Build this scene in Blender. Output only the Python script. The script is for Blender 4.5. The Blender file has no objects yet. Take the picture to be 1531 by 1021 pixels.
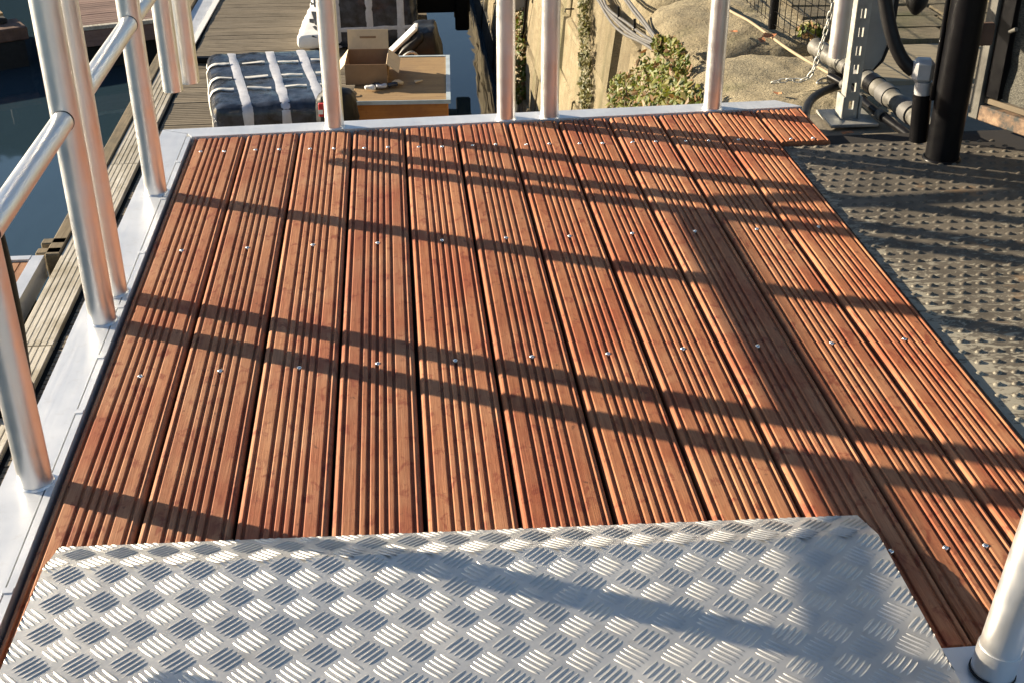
import bpy, math, random
from mathutils import Vector, Matrix, noise
R = math.radians
rnd = random.Random(7)
S = bpy.context.scene
COL = S.collection

# ------------------------------------------------------------------ camera, sky, sun, exposure
PITCH, YAW, ROLL = 0.5070696, 0.0931870, -0.0012993
CAMPOS = Vector((0.59101, -0.42391, 1.19535))
f_ = Vector((math.sin(YAW)*math.cos(PITCH), math.cos(YAW)*math.cos(PITCH), -math.sin(PITCH)))
r_ = Vector((math.cos(YAW), -math.sin(YAW), 0)); u_ = r_.cross(f_)
r2 = math.cos(ROLL)*r_ + math.sin(ROLL)*u_; u2 = -math.sin(ROLL)*r_ + math.cos(ROLL)*u_
cam = bpy.data.cameras.new('camera'); camo = bpy.data.objects.new('camera', cam); COL.objects.link(camo)
camo.matrix_world = Matrix(((r2.x, u2.x, -f_.x, CAMPOS.x), (r2.y, u2.y, -f_.y, CAMPOS.y), (r2.z, u2.z, -f_.z, CAMPOS.z), (0, 0, 0, 1)))
cam.sensor_width = 36.0; cam.lens = 1845.95/1531*36.0; cam.clip_start = 0.05; cam.clip_end = 1000
S.camera = camo
W = bpy.data.worlds.new("World"); S.world = W; W.use_nodes = True
wn = W.node_tree; sky = wn.nodes.new('ShaderNodeTexSky'); sky.sky_type = 'NISHITA'; sky.sun_disc = False
SUN_EL, SUN_AZ = R(16.4), R(-64.3)
sky.sun_elevation = SUN_EL; sky.sun_rotation = SUN_AZ % (2*math.pi); sky.altitude = 0; sky.air_density = 1.0; sky.dust_density = 0.6; sky.ozone_density = 2.2
wn.links.new(sky.outputs[0], wn.nodes['Background'].inputs[0]); wn.nodes['Background'].inputs[1].default_value = 0.05
sl = bpy.data.lights.new('sun', 'SUN'); sl.energy = 4.8; sl.angle = R(0.55); sl.color = (1.0, 0.845, 0.63)
so = bpy.data.objects.new('sun', sl); COL.objects.link(so)
sd = Vector((math.sin(SUN_AZ)*math.cos(SUN_EL), math.cos(SUN_AZ)*math.cos(SUN_EL), math.sin(SUN_EL)))
so.rotation_euler = sd.to_track_quat('Z', 'Y').to_euler()
S.view_settings.view_transform = 'Standard'; S.view_settings.look = 'None'; S.view_settings.gamma = 1.0
S.view_settings.exposure = 1.55
S.view_settings.use_curve_mapping = False

# ------------------------------------------------------------------ helpers
def tag(o, label=None, cat=None, group=None, kind=None):
    if label: o['label'] = label
    if cat: o['category'] = cat
    if group: o['group'] = group
    if kind: o['kind'] = kind
    return o
def empty(name, loc=(0, 0, 0), rot=(0, 0, 0), **k):
    o = bpy.data.objects.new(name, None); COL.objects.link(o); o.location = loc; o.rotation_euler = rot
    o.empty_display_size = 0.1
    return tag(o, **k)
def link(name, me, parent=None, loc=None, rot=None, scale=None, **k):
    o = bpy.data.objects.new(name, me); COL.objects.link(o)
    if parent: o.parent = parent
    if loc is not None: o.location = loc
    if rot is not None: o.rotation_euler = rot
    if scale is not None: o.scale = scale
    return tag(o, **k)

class MB:
    def __init__(s): s.v = []; s.f = []; s.m = []; s.sm = []
    def add(s, vs, fs, mi=0, smooth=False):
        b = len(s.v); s.v += [tuple(x) for x in vs]
        for f in fs: s.f.append([b+i for i in f]); s.m.append(mi); s.sm.append(smooth)
    def box(s, a, b, mi=0, M=None):
        (x0, y0, z0), (x1, y1, z1) = a, b
        vs = [Vector(p) for p in ((x0,y0,z0),(x1,y0,z0),(x1,y1,z0),(x0,y1,z0),(x0,y0,z1),(x1,y0,z1),(x1,y1,z1),(x0,y1,z1))]
        if M: vs = [M @ v for v in vs]
        s.add(vs, [(3,2,1,0),(4,5,6,7),(0,1,5,4),(1,2,6,5),(2,3,7,6),(3,0,4,7)], mi)
    def cbox(s, a, b, c=0.004, mi=0, M=None):      # box with chamfered edges
        cx = [(a[i]+b[i])/2 for i in range(3)]; h = [abs(b[i]-a[i])/2 for i in range(3)]
        c = min(c, min(h)*0.9)
        idx = {}; vs = []
        for sx in (-1,1):
            for sy in (-1,1):
                for sz in (-1,1):
                    for ax in range(3):
                        p = [sx*h[0], sy*h[1], sz*h[2]]
                        for k in range(3):
                            if k != ax: p[k] -= (sx,sy,sz)[k]*c
                        idx[(sx,sy,sz,ax)] = len(vs); vs.append(Vector([cx[i]+p[i] for i in range(3)]))
        fs = []
        for ax in range(3):
            o1, o2 = [(1,2),(2,0),(0,1)][ax]
            for sg in (-1,1):
                q = []
                for (p, r) in ((-1,-1),(1,-1),(1,1),(-1,1)):
                    k = [0,0,0]; k[ax] = sg; k[o1] = p; k[o2] = r; q.append(idx[(*k, ax)])
                fs.append(q if sg > 0 else q[::-1])
        for ax in range(3):
            o1, o2 = [(1,2),(2,0),(0,1)][ax]
            for p in (-1,1):
                for r in (-1,1):
                    ka = [0,0,0]; ka[o1] = p; ka[o2] = r; ka[ax] = -1; kb = list(ka); kb[ax] = 1
                    q = [idx[(*ka,o1)], idx[(*kb,o1)], idx[(*kb,o2)], idx[(*ka,o2)]]
                    n = Vector(ka); n[ax] = 0
                    nn = (vs[q[1]]-vs[q[0]]).cross(vs[q[2]]-vs[q[0]])
                    fs.append(q if nn.dot(n) > 0 else q[::-1])
        for sx in (-1,1):
            for sy in (-1,1):
                for sz in (-1,1):
                    q = [idx[(sx,sy,sz,0)], idx[(sx,sy,sz,1)], idx[(sx,sy,sz,2)]]
                    nn = (vs[q[1]]-vs[q[0]]).cross(vs[q[2]]-vs[q[0]])
                    fs.append(q if nn.dot(Vector((sx,sy,sz))) > 0 else q[::-1])
        if M: vs = [M @ v for v in vs]
        s.add(vs, fs, mi)
    def tube(s, pts, r, n=16, mi=0, caps=True, rs=None):
        pts = [Vector(p) for p in pts]; N = len(pts)
        T = []
        for i in range(N):
            t = (pts[min(i+1,N-1)]-pts[max(i-1,0)]); T.append(t.normalized())
        a = Vector((0,0,1)) if abs(T[0].z) < 0.9 else Vector((1,0,0))
        nx = (a - T[0]*a.dot(T[0])).normalized(); vs = []
        for i in range(N):
            nx = (nx - T[i]*nx.dot(T[i])).normalized(); ny = T[i].cross(nx)
            rr = rs[i] if rs else r
            for k in range(n):
                an = 2*math.pi*k/n; vs.append(pts[i]+nx*(rr*math.cos(an))+ny*(rr*math.sin(an)))
        fs = [(i*n+k, i*n+(k+1)%n, (i+1)*n+(k+1)%n, (i+1)*n+k) for i in range(N-1) for k in range(n)]
        s.add(vs, fs, mi, True)
        if caps:
            s.add(vs[:n], [tuple(range(n))[::-1]], mi); s.add(vs[-n:], [tuple(range(n))], mi)
    def prism(s, poly, z0, z1, mi=0, M=None):
        n = len(poly); vs = [Vector((x,y,z0)) for x,y in poly]+[Vector((x,y,z1)) for x,y in poly]
        if M: vs = [M @ v for v in vs]
        s.add(vs, [tuple(range(n))[::-1], tuple(range(n,2*n))]+[(i,(i+1)%n,n+(i+1)%n,n+i) for i in range(n)], mi)
    def lathe(s, prof, c=(0,0,0), n=20, mi=0, M=None):
        vs = []
        for r, z in prof:
            for k in range(n):
                a = 2*math.pi*k/n; vs.append(Vector((c[0]+r*math.cos(a), c[1]+r*math.sin(a), c[2]+z)))
        if M: vs = [M @ v for v in vs]
        s.add(vs, [(i*n+k, i*n+(k+1)%n, (i+1)*n+(k+1)%n, (i+1)*n+k) for i in range(len(prof)-1) for k in range(n)], mi, True)
    def mesh(s, name, mats):
        me = bpy.data.meshes.new(name); me.from_pydata(s.v, [], s.f)
        for m in (mats if isinstance(mats, (list, tuple)) else [mats]): me.materials.append(m)
        me.polygons.foreach_set('material_index', s.m); me.polygons.foreach_set('use_smooth', s.sm); me.update()
        return me
    def build(s, name, mats, parent=None, **k): return link(name, s.mesh(name, mats), parent, **k)

def bez(p0, p1, p2, p3, n=16):
    p0, p1, p2, p3 = map(Vector, (p0, p1, p2, p3)); o = []
    for i in range(n+1):
        t = i/n; o.append(p0*(1-t)**3+p1*3*t*(1-t)**2+p2*3*t*t*(1-t)+p3*t**3)
    return o
def spline(pts, n=6):
    P = [Vector(p) for p in pts]; P = [P[0]*2-P[1]]+P+[P[-1]*2-P[-2]]; o = []
    for i in range(1, len(P)-2):
        for k in range(n):
            t = k/n; a, b, c, d = P[i-1:i+3]
            o.append(0.5*((2*b)+(c-a)*t+(2*a-5*b+4*c-d)*t*t+(3*b-a-3*c+d)*t**3))
    o.append(P[-2]); return o

# ------------------------------------------------------------------ materials
class NT:
    def __init__(s, name):
        s.m = bpy.data.materials.new(name); s.m.use_nodes = True; s.t = s.m.node_tree; s.b = s.t.nodes['Principled BSDF']
        s.tc = s.t.nodes.new('ShaderNodeTexCoord')
    def n(s, ty, **k):
        x = s.t.nodes.new(ty)
        for a, v in k.items(): setattr(x, a, v)
        return x
    def l(s, a, b): s.t.links.new(a, b)
    def coord(s, scale=(1,1,1), rot=(0,0,0), src='Object'):
        mp = s.n('ShaderNodeMapping'); mp.inputs['Scale'].default_value = scale; mp.inputs['Rotation'].default_value = rot
        s.l(s.tc.outputs[src], mp.inputs[0]); return mp.outputs[0]
    def offset(s, vec, k=37.0):          # shifts the pattern per object
        oi = s.n('ShaderNodeObjectInfo'); mu = s.n('ShaderNodeMath', operation='MULTIPLY'); s.l(oi.outputs['Random'], mu.inputs[0]); mu.inputs[1].default_value = k
        va = s.n('ShaderNodeVectorMath', operation='ADD'); s.l(vec, va.inputs[0]); s.l(mu.outputs[0], va.inputs[1]); return va.outputs[0]
    def noise(s, vec, scale=5, detail=5, rough=0.55, dist=0.0):
        x = s.n('ShaderNodeTexNoise'); x.inputs['Scale'].default_value = scale; x.inputs['Detail'].default_value = detail
        x.inputs['Roughness'].default_value = rough; x.inputs['Distortion'].default_value = dist; s.l(vec, x.inputs['Vector']); return x.outputs['Fac']
    def vor(s, vec, scale=5, feat='F1'):
        x = s.n('ShaderNodeTexVoronoi', feature=feat); x.inputs['Scale'].default_value = scale; s.l(vec, x.inputs['Vector']); return x.outputs['Distance']
    def ramp(s, fac, stops):
        x = s.n('ShaderNodeValToRGB'); e = x.color_ramp.elements
        while len(e) < len(stops): e.new(0.5)
        for i, (p, c) in enumerate(stops):
            e[i].position = p; e[i].color = (*c, 1) if isinstance(c, (tuple, list)) else (c, c, c, 1)
        s.l(fac, x.inputs[0]); return x.outputs[0]
    def mix(s, fac, a, b, bt='MIX'):
        x = s.n('ShaderNodeMixRGB', blend_type=bt)
        for i, v in ((0, fac), (1, a), (2, b)):
            if isinstance(v, (int, float)): x.inputs[i].default_value = v if i == 0 else (v, v, v, 1)
            elif isinstance(v, (tuple, list)): x.inputs[i].default_value = (*v, 1)
            else: s.l(v, x.inputs[i])
        return x.outputs[0]
    def math(s, op, a, b=0.0):
        x = s.n('ShaderNodeMath', operation=op)
        for i, v in ((0, a), (1, b)):
            if isinstance(v, (int, float)): x.inputs[i].default_value = v
            else: s.l(v, x.inputs[i])
        return x.outputs[0]
    def rand(s): return s.n('ShaderNodeObjectInfo').outputs['Random']
    def bump(s, h, strength=0.3, dist=0.005):
        x = s.n('ShaderNodeBump'); x.inputs['Strength'].default_value = strength; x.inputs['Distance'].default_value = dist
        s.l(h, x.inputs['Height']); s.l(x.outputs[0], s.b.inputs['Normal'])
    def set(s, color=None, rough=None, metal=None, **k):
        for key, v in (('Base Color', color), ('Roughness', rough), ('Metallic', metal)):
            if v is None: continue
            if isinstance(v, (int, float)): s.b.inputs[key].default_value = v
            elif isinstance(v, (tuple, list)): s.b.inputs[key].default_value = (*v, 1)
            else: s.l(v, s.b.inputs[key])
        for a, v in k.items(): s.b.inputs[a.replace('_', ' ')].default_value = v
        return s.m

def simple(name, c, rough=0.6, metal=0.0, var=0.15, scale=12, bump=0.15, bscale=60, bd=0.002):
    t = NT(name); co = t.offset(t.coord())
    n1 = t.noise(co, scale, 5); lo = tuple(x*(1-var) for x in c); hi = tuple(min(1, x*(1+var)) for x in c)
    col = t.ramp(n1, [(0.3, lo), (0.7, hi)])
    if bump: t.bump(t.noise(co, bscale, 4), bump, bd)
    rr = t.ramp(t.noise(co, scale*2.3, 4), [(0.3, max(0, rough-0.08)), (0.7, min(1, rough+0.08))])
    return t.set(col, rr, metal)

def wood_deck():
    t = NT('hardwood'); co = t.offset(t.coord())
    gr = t.offset(t.coord((34, 1.3, 34))); fine = t.offset(t.coord((230, 7, 230)))
    g = t.noise(gr, 2.0, 7, 0.66, 0.9); fi = t.noise(fine, 2.0, 5, 0.65)
    base = t.ramp(g, [(0.24, (0.22, 0.082, 0.038)), (0.42, (0.325, 0.140, 0.068)), (0.56, (0.395, 0.182, 0.088)), (0.76, (0.50, 0.270, 0.136))])
    tint = t.ramp(t.rand(), [(0.0, (0.94, 0.90, 0.88)), (0.5, (1.0, 0.98, 0.96)), (1.0, (1.05, 1.08, 1.06))])
    base = t.mix(1.0, base, tint, 'MULTIPLY')
    big = t.noise(co, 6, 5, 0.62); base = t.mix(t.ramp(big, [(0.42, 0.0), (0.70, 0.65)]), base, (0.44, 0.25, 0.135))
    rd = t.noise(t.offset(t.coord((1.6, 0.7, 1.6)), 23), 5, 4, 0.6); base = t.mix(t.ramp(rd, [(0.46, 0.0), (0.66, 0.75)]), base, (0.29, 0.085, 0.042))
    sp = t.noise(t.offset(t.coord((1.3, 0.8, 1.3))), 34, 4, 0.6, 0.6)
    base = t.mix(t.ramp(sp, [(0.55, 0.0), (0.66, 0.7)]), base, (0.19, 0.046, 0.028))
    dk = t.noise(t.offset(t.coord((1.2, 0.9, 1.2)), 11), 60, 3, 0.55)
    base = t.mix(t.ramp(dk, [(0.66, 0.0), (0.74, 0.75)]), base, (0.09, 0.045, 0.030))
    gn = t.vor(t.offset(t.coord((1, 0.55, 1)), 19), 2.6)
    base = t.mix(t.ramp(gn, [(0.04, 0.6), (0.08, 0.0)]), base, (0.11, 0.115, 0.075))
    base = t.mix(t.ramp(fi, [(0.36, 0.33), (0.58, 0.0)]), base, (0.15, 0.055, 0.026))
    t.bump(t.mix(0.5, fi, g), 0.5, 0.0022)
    oc = t.n('ShaderNodeObjectInfo').outputs['Color']
    base = t.mix(1.0, base, oc, 'MULTIPLY')
    return t.set(base, t.ramp(g, [(0.2, 0.78), (0.8, 0.62)]), 0.0, Specular_IOR_Level=0.2)

def weathered(name, a, b, c, axis=0, mould=(0.05, 0.05, 0.035)):
    t = NT(name); sc = [40, 40, 40]; sc[axis] = 2.0
    co = t.offset(t.coord()); g = t.noise(t.offset(t.coord(tuple(sc))), 1.4, 6, 0.65, 0.3)
    base = t.ramp(g, [(0.25, a), (0.5, b), (0.78, c)])
    base = t.mix(t.ramp(t.noise(co, 3.0, 5, 0.6), [(0.48, 0.0), (0.68, 0.65)]), base, mould)
    base = t.mix(t.ramp(t.noise(co, 22, 5, 0.65), [(0.55, 0.0), (0.72, 0.5)]), base, mould)
    base = t.mix(1.0, base, t.ramp(t.rand(), [(0, 0.78), (1, 1.12)]), 'MULTIPLY')
    t.bump(g, 0.5, 0.004)
    return t.set(base, 0.85)

def alu(name, c=(0.82, 0.82, 0.81), rough=0.3, streak=(1, 1, 60), var=0.1, dirt=0.25, metal=1.0):
    t = NT(name); co = t.offset(t.coord()); st = t.noise(t.offset(t.coord(streak)), 5, 4, 0.6); n1 = t.noise(co, 9, 5, 0.6)
    col = t.ramp(n1, [(0.3, tuple(x*(1-var) for x in c)), (0.7, c)])
    col = t.mix(t.ramp(t.noise(co, 34, 5, 0.65), [(0.56, 0.0), (0.75, dirt)]), col, (0.42, 0.38, 0.32))
    rr = t.math('ADD', t.ramp(st, [(0.3, rough-0.05), (0.7, rough+0.07)]), t.ramp(n1, [(0.35, 0.0), (0.8, 0.1)]))
    t.bump(st, 0.06, 0.001)
    return t.set(col, rr, metal)

def stone(name, a, b, c, algae=True):
    t = NT(name); co = t.offset(t.coord((1, 1, 1), src='Object')); ge = t.n('ShaderNodeNewGeometry').outputs['Position']
    n1 = t.noise(co, 4.5, 8, 0.65, 0.4); n2 = t.noise(co, 30, 6, 0.7)
    base = t.ramp(n1, [(0.25, a), (0.5, b), (0.75, c)])
    base = t.mix(1.0, base, t.ramp(t.rand(), [(0, 0.8), (1, 1.15)]), 'MULTIPLY')
    mp = t.n('ShaderNodeMapping'); mp.inputs['Scale'].default_value = (1, 2.2, 0.35); t.l(ge, mp.inputs[0])
    st = t.noise(mp.outputs[0], 2.2, 7, 0.65, 0.5)
    base = t.mix(t.ramp(st, [(0.5, 0.0), (0.7, 0.55)]), base, (0.16, 0.13, 0.075))
    base = t.mix(t.ramp(n2, [(0.54, 0.0), (0.70, 0.6)]), base, (0.10, 0.085, 0.06))
    n3 = t.noise(co, 95, 5, 0.7); base = t.mix(t.ramp(n3, [(0.52, 0.0), (0.66, 0.55)]), base, (0.075, 0.065, 0.045))
    mp2 = t.n('ShaderNodeMapping'); mp2.inputs['Scale'].default_value = (1, 1.3, 0.25); mp2.inputs['Location'].default_value = (3, 1, 7); t.l(ge, mp2.inputs[0])
    gm = t.noise(mp2.outputs[0], 1.7, 6, 0.6)
    base = t.mix(t.ramp(gm, [(0.56, 0.0), (0.7, 0.6)]), base, (0.10, 0.115, 0.03))
    if algae:
        sx = t.n('ShaderNodeSeparateXYZ'); t.l(ge, sx.inputs[0])
        mp3 = t.n('ShaderNodeMapping'); mp3.inputs['Scale'].default_value = (1, 3.5, 0.3); t.l(ge, mp3.inputs[0])
        h = t.math('ADD', sx.outputs['Z'], t.math('MULTIPLY', t.noise(mp3.outputs[0], 1.6, 4, 0.6), -0.9))
        fac = t.ramp(t.math('ADD', h, 3.0), [(0.72, 1.0), (0.80, 0.0)])
        base = t.mix(fac, base, (0.012, 0.013, 0.011))
    vc = t.vor(t.offset(t.coord((1, 1, 1))), 3.3, 'DISTANCE_TO_EDGE'); wob = t.noise(co, 6, 4)
    crack = t.ramp(t.math('ADD', vc, t.math('MULTIPLY', wob, 0.02)), [(0.010, 0.7), (0.022, 0.0)])
    base = t.mix(t.mix(1.0, crack, t.ramp(n1, [(0.45, 0.0), (0.6, 1.0)]), 'MULTIPLY'), base, (0.05, 0.042, 0.03))
    t.bump(t.mix(0.35, t.mix(0.5, n1, n2), n3), 1.0, 0.05)
    return t.set(base, 0.9)

M = {}
M['wood'] = wood_deck()
M['tube'] = alu('satin_aluminium_tube', (0.82, 0.81, 0.79), 0.34, (1, 1, 8), 0.08, 0.0, 0.90)
M['sheet'] = alu('aluminium_sheet', (0.80, 0.82, 0.84), 0.40, (40, 1, 1), 0.12, 0.22, 0.58)
M['tread'] = alu('tread_plate_aluminium', (0.68, 0.67, 0.64), 0.40, (1, 1, 1), 0.22, 0.5, 0.80)
M['bar'] = alu('tread_bar_aluminium', (0.66, 0.65, 0.61), 0.38, (1, 1, 1), 0.15, 0.3, 0.80)
M['screw'] = simple('stainless_screw', (0.8, 0.8, 0.8), 0.3, 1.0, 0.05, bump=0)
M['seam'] = simple('dark_seam', (0.02, 0.02, 0.02), 0.9, bump=0)
M['under'] = simple('gap_black', (0.015, 0.012, 0.010), 0.95, bump=0)  # near-black colour stands in for the shade seen through the gaps
M['black'] = simple('black_paint', (0.005, 0.005, 0.006), 0.36, 0.0, 0.2, 20, 0)
M['black'].node_tree.nodes['Principled BSDF'].inputs['Specular IOR Level'].default_value = 0.14
M['blackmatte'] = simple('black_rubber', (0.010, 0.010, 0.011), 0.5, 0.0, 0.3, 20, 0.1)
M['blackmatte'].node_tree.nodes['Principled BSDF'].inputs['Specular IOR Level'].default_value = 0.3
M['plastic'] = simple('black_plastic_wrap', (0.034, 0.040, 0.054), 0.18, 0.0, 0.7, 16, 0.35, 11, 0.02)
M['tape'] = simple('silver_tape', (0.55, 0.56, 0.60), 0.38, 0.1, 0.12, 25, 0.4, 60, 0.004)
M['strap'] = simple('white_strap', (0.74, 0.72, 0.66), 0.5, 0.0, 0.08, 30, 0.2)
M['white'] = simple('white_plastic', (0.80, 0.80, 0.78), 0.5, 0.0, 0.05, 20, 0.3, 25, 0.006)
M['print'] = simple('black_print', (0.018, 0.02, 0.02), 0.6, bump=0)
M['red'] = simple('red_print', (0.55, 0.03, 0.035), 0.5, bump=0)
M['card'] = simple('cardboard', (0.30, 0.185, 0.10), 0.85, 0.0, 0.08, 18, 0.15)
M['cardlight'] = simple('pale_cardboard', (0.62, 0.50, 0.34), 0.85, 0.0, 0.08, 18, 0.15)
M['galv'] = simple('galvanised_steel', (0.40, 0.40, 0.37), 0.5, 0.5, 0.2, 40, 0.15)
M['ductgrey'] = simple('dull_grey_duct', (0.11, 0.105, 0.09), 0.6, 0.0, 0.6, 30, 0.4, 40, 0.004)
M['greymetal'] = simple('grey_cast_metal', (0.42, 0.43, 0.44), 0.45, 0.3, 0.15, 25, 0.2)
M['greybox'] = simple('grey_powder_coat', (0.27, 0.265, 0.25), 0.55, 0.0, 0.12, 14, 0.1)
M['ply'] = weathered('varnished_plywood', (0.24, 0.15, 0.07), (0.36, 0.235, 0.11), (0.46, 0.32, 0.15), 0, (0.2, 0.13, 0.08))
M['plyside'] = weathered('orange_plywood', (0.40, 0.155, 0.045), (0.50, 0.21, 0.06), (0.55, 0.25, 0.08), 0, (0.30, 0.12, 0.05))
M['pont'] = weathered('weathered_pontoon_board', (0.125, 0.10, 0.068), (0.20, 0.165, 0.115), (0.28, 0.235, 0.17), 0, (0.10, 0.08, 0.05))
M['edgeboard'] = weathered('pale_grooved_board', (0.26, 0.235, 0.18), (0.52, 0.485, 0.41), (0.70, 0.67, 0.59), 1, (0.22, 0.18, 0.10))
M['edgebeam'] = weathered('brown_edge_beam', (0.14, 0.105, 0.06), (0.22, 0.17, 0.10), (0.32, 0.26, 0.17), 1)
M['jetty'] = weathered('purplish_jetty_board', (0.17, 0.105, 0.085), (0.24, 0.155, 0.125), (0.30, 0.205, 0.17), 0, (0.15, 0.09, 0.075))
M['reddeck'] = weathered('red_brown_board', (0.22, 0.10, 0.05), (0.32, 0.16, 0.08), (0.38, 0.2, 0.1), 1, (0.14, 0.06, 0.03))
M['float'] = simple('dark_pontoon_float', (0.02, 0.02, 0.018), 0.85)
M['rust'] = simple('rusty_brown_steel', (0.13, 0.075, 0.05), 0.8, 0.0, 0.4, 10, 0.4)
M['rock'] = stone('quay_stone', (0.30, 0.235, 0.13), (0.44, 0.36, 0.215), (0.56, 0.475, 0.305))
M['coping'] = stone('coping_stone', (0.27, 0.22, 0.13), (0.42, 0.355, 0.225), (0.55, 0.475, 0.31), False)
M['joint'] = simple('earth_joint', (0.14, 0.115, 0.07), 0.95, 0.0, 0.3, 20, 0.5)
M['pave'] = stone('paving_stone', (0.17, 0.14, 0.085), (0.24, 0.20, 0.125), (0.32, 0.27, 0.18), False)
M['concrete'] = simple('quay_concrete', (0.19, 0.165, 0.125), 0.92, 0.0, 0.3, 7, 0.5, 45, 0.006)
M['leaf'] = None
M['cable'] = simple('grey_cable', (0.10, 0.098, 0.095), 0.6, 0.0, 0.25, 20, 0.1)
M['terra'] = simple('dry_leaf', (0.42, 0.17, 0.07), 0.8, 0.0, 0.3)

def leafmat(name, cols):
    t = NT(name); a = t.n('ShaderNodeNewGeometry').outputs['Random Per Island']
    col = t.ramp(a, [(i/(len(cols)-1), c) for i, c in enumerate(cols)])
    t.set(col, 0.55)
    t.b.inputs['Subsurface Weight'].default_value = 0.0
    tr = t.n('ShaderNodeBsdfTranslucent'); t.l(col, tr.inputs[0]); mx = t.n('ShaderNodeMixShader'); mx.inputs[0].default_value = 0.3
    t.l(t.b.outputs[0], mx.inputs[1]); t.l(tr.outputs[0], mx.inputs[2]); t.l(mx.outputs[0], t.t.nodes['Material Output'].inputs[0])
    return t.m
M['leaf'] = leafmat('ivy_leaf', [(0.035, 0.06, 0.008), (0.08, 0.115, 0.010), (0.14, 0.165, 0.015), (0.19, 0.19, 0.025), (0.25, 0.12, 0.045), (0.16, 0.10, 0.035), (0.10, 0.14, 0.012), (0.18, 0.19, 0.022)])
M['moss'] = leafmat('moss', [(0.07, 0.08, 0.02), (0.14, 0.14, 0.035), (0.20, 0.17, 0.06), (0.11, 0.10, 0.04)])

def plate_mat():
    t = NT('worn_black_tread_plate'); co = t.coord(); ge = t.n('ShaderNodeNewGeometry').outputs['Position']
    n1 = t.noise(co, 7, 6, 0.65); n2 = t.noise(t.coord((1, 2.2, 1), (0, 0, 0.5)), 26, 6, 0.72, 0.8)
    base = t.ramp(n1, [(0.3, (0.066, 0.058, 0.047)), (0.7, (0.165, 0.143, 0.112))])
    sx = t.n('ShaderNodeSeparateXYZ'); t.l(ge, sx.inputs[0])
    # paint worn off more where people step across, near the low-y end and along the deck edge
    wy = t.n('ShaderNodeMapRange'); wy.inputs[1].default_value = 2.5; wy.inputs[2].default_value = 1.4; wy.inputs[3].default_value = 0.0; wy.inputs[4].default_value = 0.12; t.l(sx.outputs['Y'], wy.inputs[0])
    wx = t.n('ShaderNodeMapRange'); wx.inputs[1].default_value = 1.74; wx.inputs[2].default_value = 1.664; wx.inputs[3].default_value = 0.0; wx.inputs[4].default_value = 0.10; t.l(sx.outputs['X'], wx.inputs[0])
    f = t.math('ADD', t.math('ADD', n2, wy.outputs[0]), wx.outputs[0])
    base = t.mix(t.ramp(f, [(0.60, 0.0), (0.66, 0.85)]), base, (0.36, 0.33, 0.255))
    rs = t.noise(t.coord((1, 1.6, 1)), 5.0, 5, 0.6)
    base = t.mix(t.ramp(rs, [(0.60, 0.0), (0.70, 0.75)]), base, (0.27, 0.165, 0.085))
    t.bump(n2, 0.35, 0.003)
    return t.set(base, t.ramp(f, [(0.4, 0.62), (0.65, 0.75)]), Specular_IOR_Level=0.3)
M['plate'] = plate_mat()
def water_mat():
    t = NT('harbour_water'); ge = t.n('ShaderNodeNewGeometry').outputs['Position']
    mp = t.n('ShaderNodeMapping'); mp.inputs['Scale'].default_value = (1.0, 0.45, 1); t.l(ge, mp.inputs[0])
    t.bump(t.noise(mp.outputs[0], 1.6, 3, 0.5, 0.5), 0.10, 0.05)
    return t.set((0.025, 0.048, 0.066), 0.03)
M['water'] = water_mat()

# ------------------------------------------------------------------ setting: water, quay ground, far shore
WZ = -2.15
m = MB(); m.add([(-300,-300,WZ),(300,-300,WZ),(300,400,WZ),(-300,400,WZ)], [(0,1,2,3)])
m.build('water', M['water'], kind='structure')
GZ = -0.062                                       # level of the quay ground
m = MB(); m.box((2.2,-8,-0.30), (60,60,GZ-0.014))
m.build('quay_ground', M['concrete'], kind='structure')

# dark warehouse on the other side of the basin: only its mirror image in the water is seen
wh = empty('warehouse', (-18, 31, WZ), label='long dark warehouse across the water, mirrored in the still basin', cat='warehouse')
m = MB(); m.box((-12,0,0), (14.5,8,7.6)); m.build('wall', simple('dark_brick', (0.028, 0.026, 0.024), 0.9, 0, 0.3, 2, 0.2), wh)
m = MB(); m.prism([(-12.4,-0.4),(14.9,-0.4),(14.9,8.4),(-12.4,8.4)], 7.6, 7.9); m.build('roof', simple('dark_slate', (0.025, 0.026, 0.03), 0.7, 0, 0.3, 3), wh)
for k in range(6):
    for j in range(2):
        m = MB(); x = -10+k*3.9; m.box((x,-0.06,1.6+j*3.2), (x+1.2,0.06,3.4+j*3.2)); m.build('window', M['black'], wh)

# ------------------------------------------------------------------ quay wall
TOPX, BOTX = 1.66, 1.45                           # the wall leans back
slope = math.atan((TOPX-BOTX)/2.0)
wall = empty('quay_wall', (BOTX-0.02, 0, WZ-0.25), (0, slope, 0), label='old battered stone quay wall lit by the sun behind the deck', cat='wall')
HV = 2.24
m = MB(); m.box((0.05,-6,-0.3), (0.5,40,HV-0.16)); m.build('mortar', M['joint'], wall)
def stone_mesh(seed, hx, hy, hz):                  # rough-faced block, bevelled and uneven
    rr = random.Random(seed); m = MB(); m.cbox((-hx,-hy,-hz), (hx,hy,hz), 0.022)
    m.v = [tuple(Vector(v)+Vector([rr.uniform(-1,1)*0.013 for _ in range(3)])) for v in m.v]
    # bulged face: add centre vertex on the -x face
    return m.mesh('stone', M['rock'])
SM = [stone_mesh(k, 0.10, 0.5, 0.5) for k in range(8)]
v = 0.0; row = 0
while v < HV-0.2:
    h = rnd.uniform(0.22, 0.34)
    if v+h > HV-0.36: h = HV-0.16-v
    y = -1.0+rnd.uniform(-0.4, 0)
    while y < 14.5:
        w = rnd.uniform(0.34, 0.85)
        if y > 3.0-0.6:
            o = link('stone', SM[rnd.randrange(8)], wall, (0.085+rnd.uniform(-0.012, 0.012), y+w/2, v+h/2), (0, rnd.uniform(-.015, .015), rnd.uniform(-.012, .012)), (1, w-0.012, h-0.012))
        y += w
    v += h; row += 1
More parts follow.
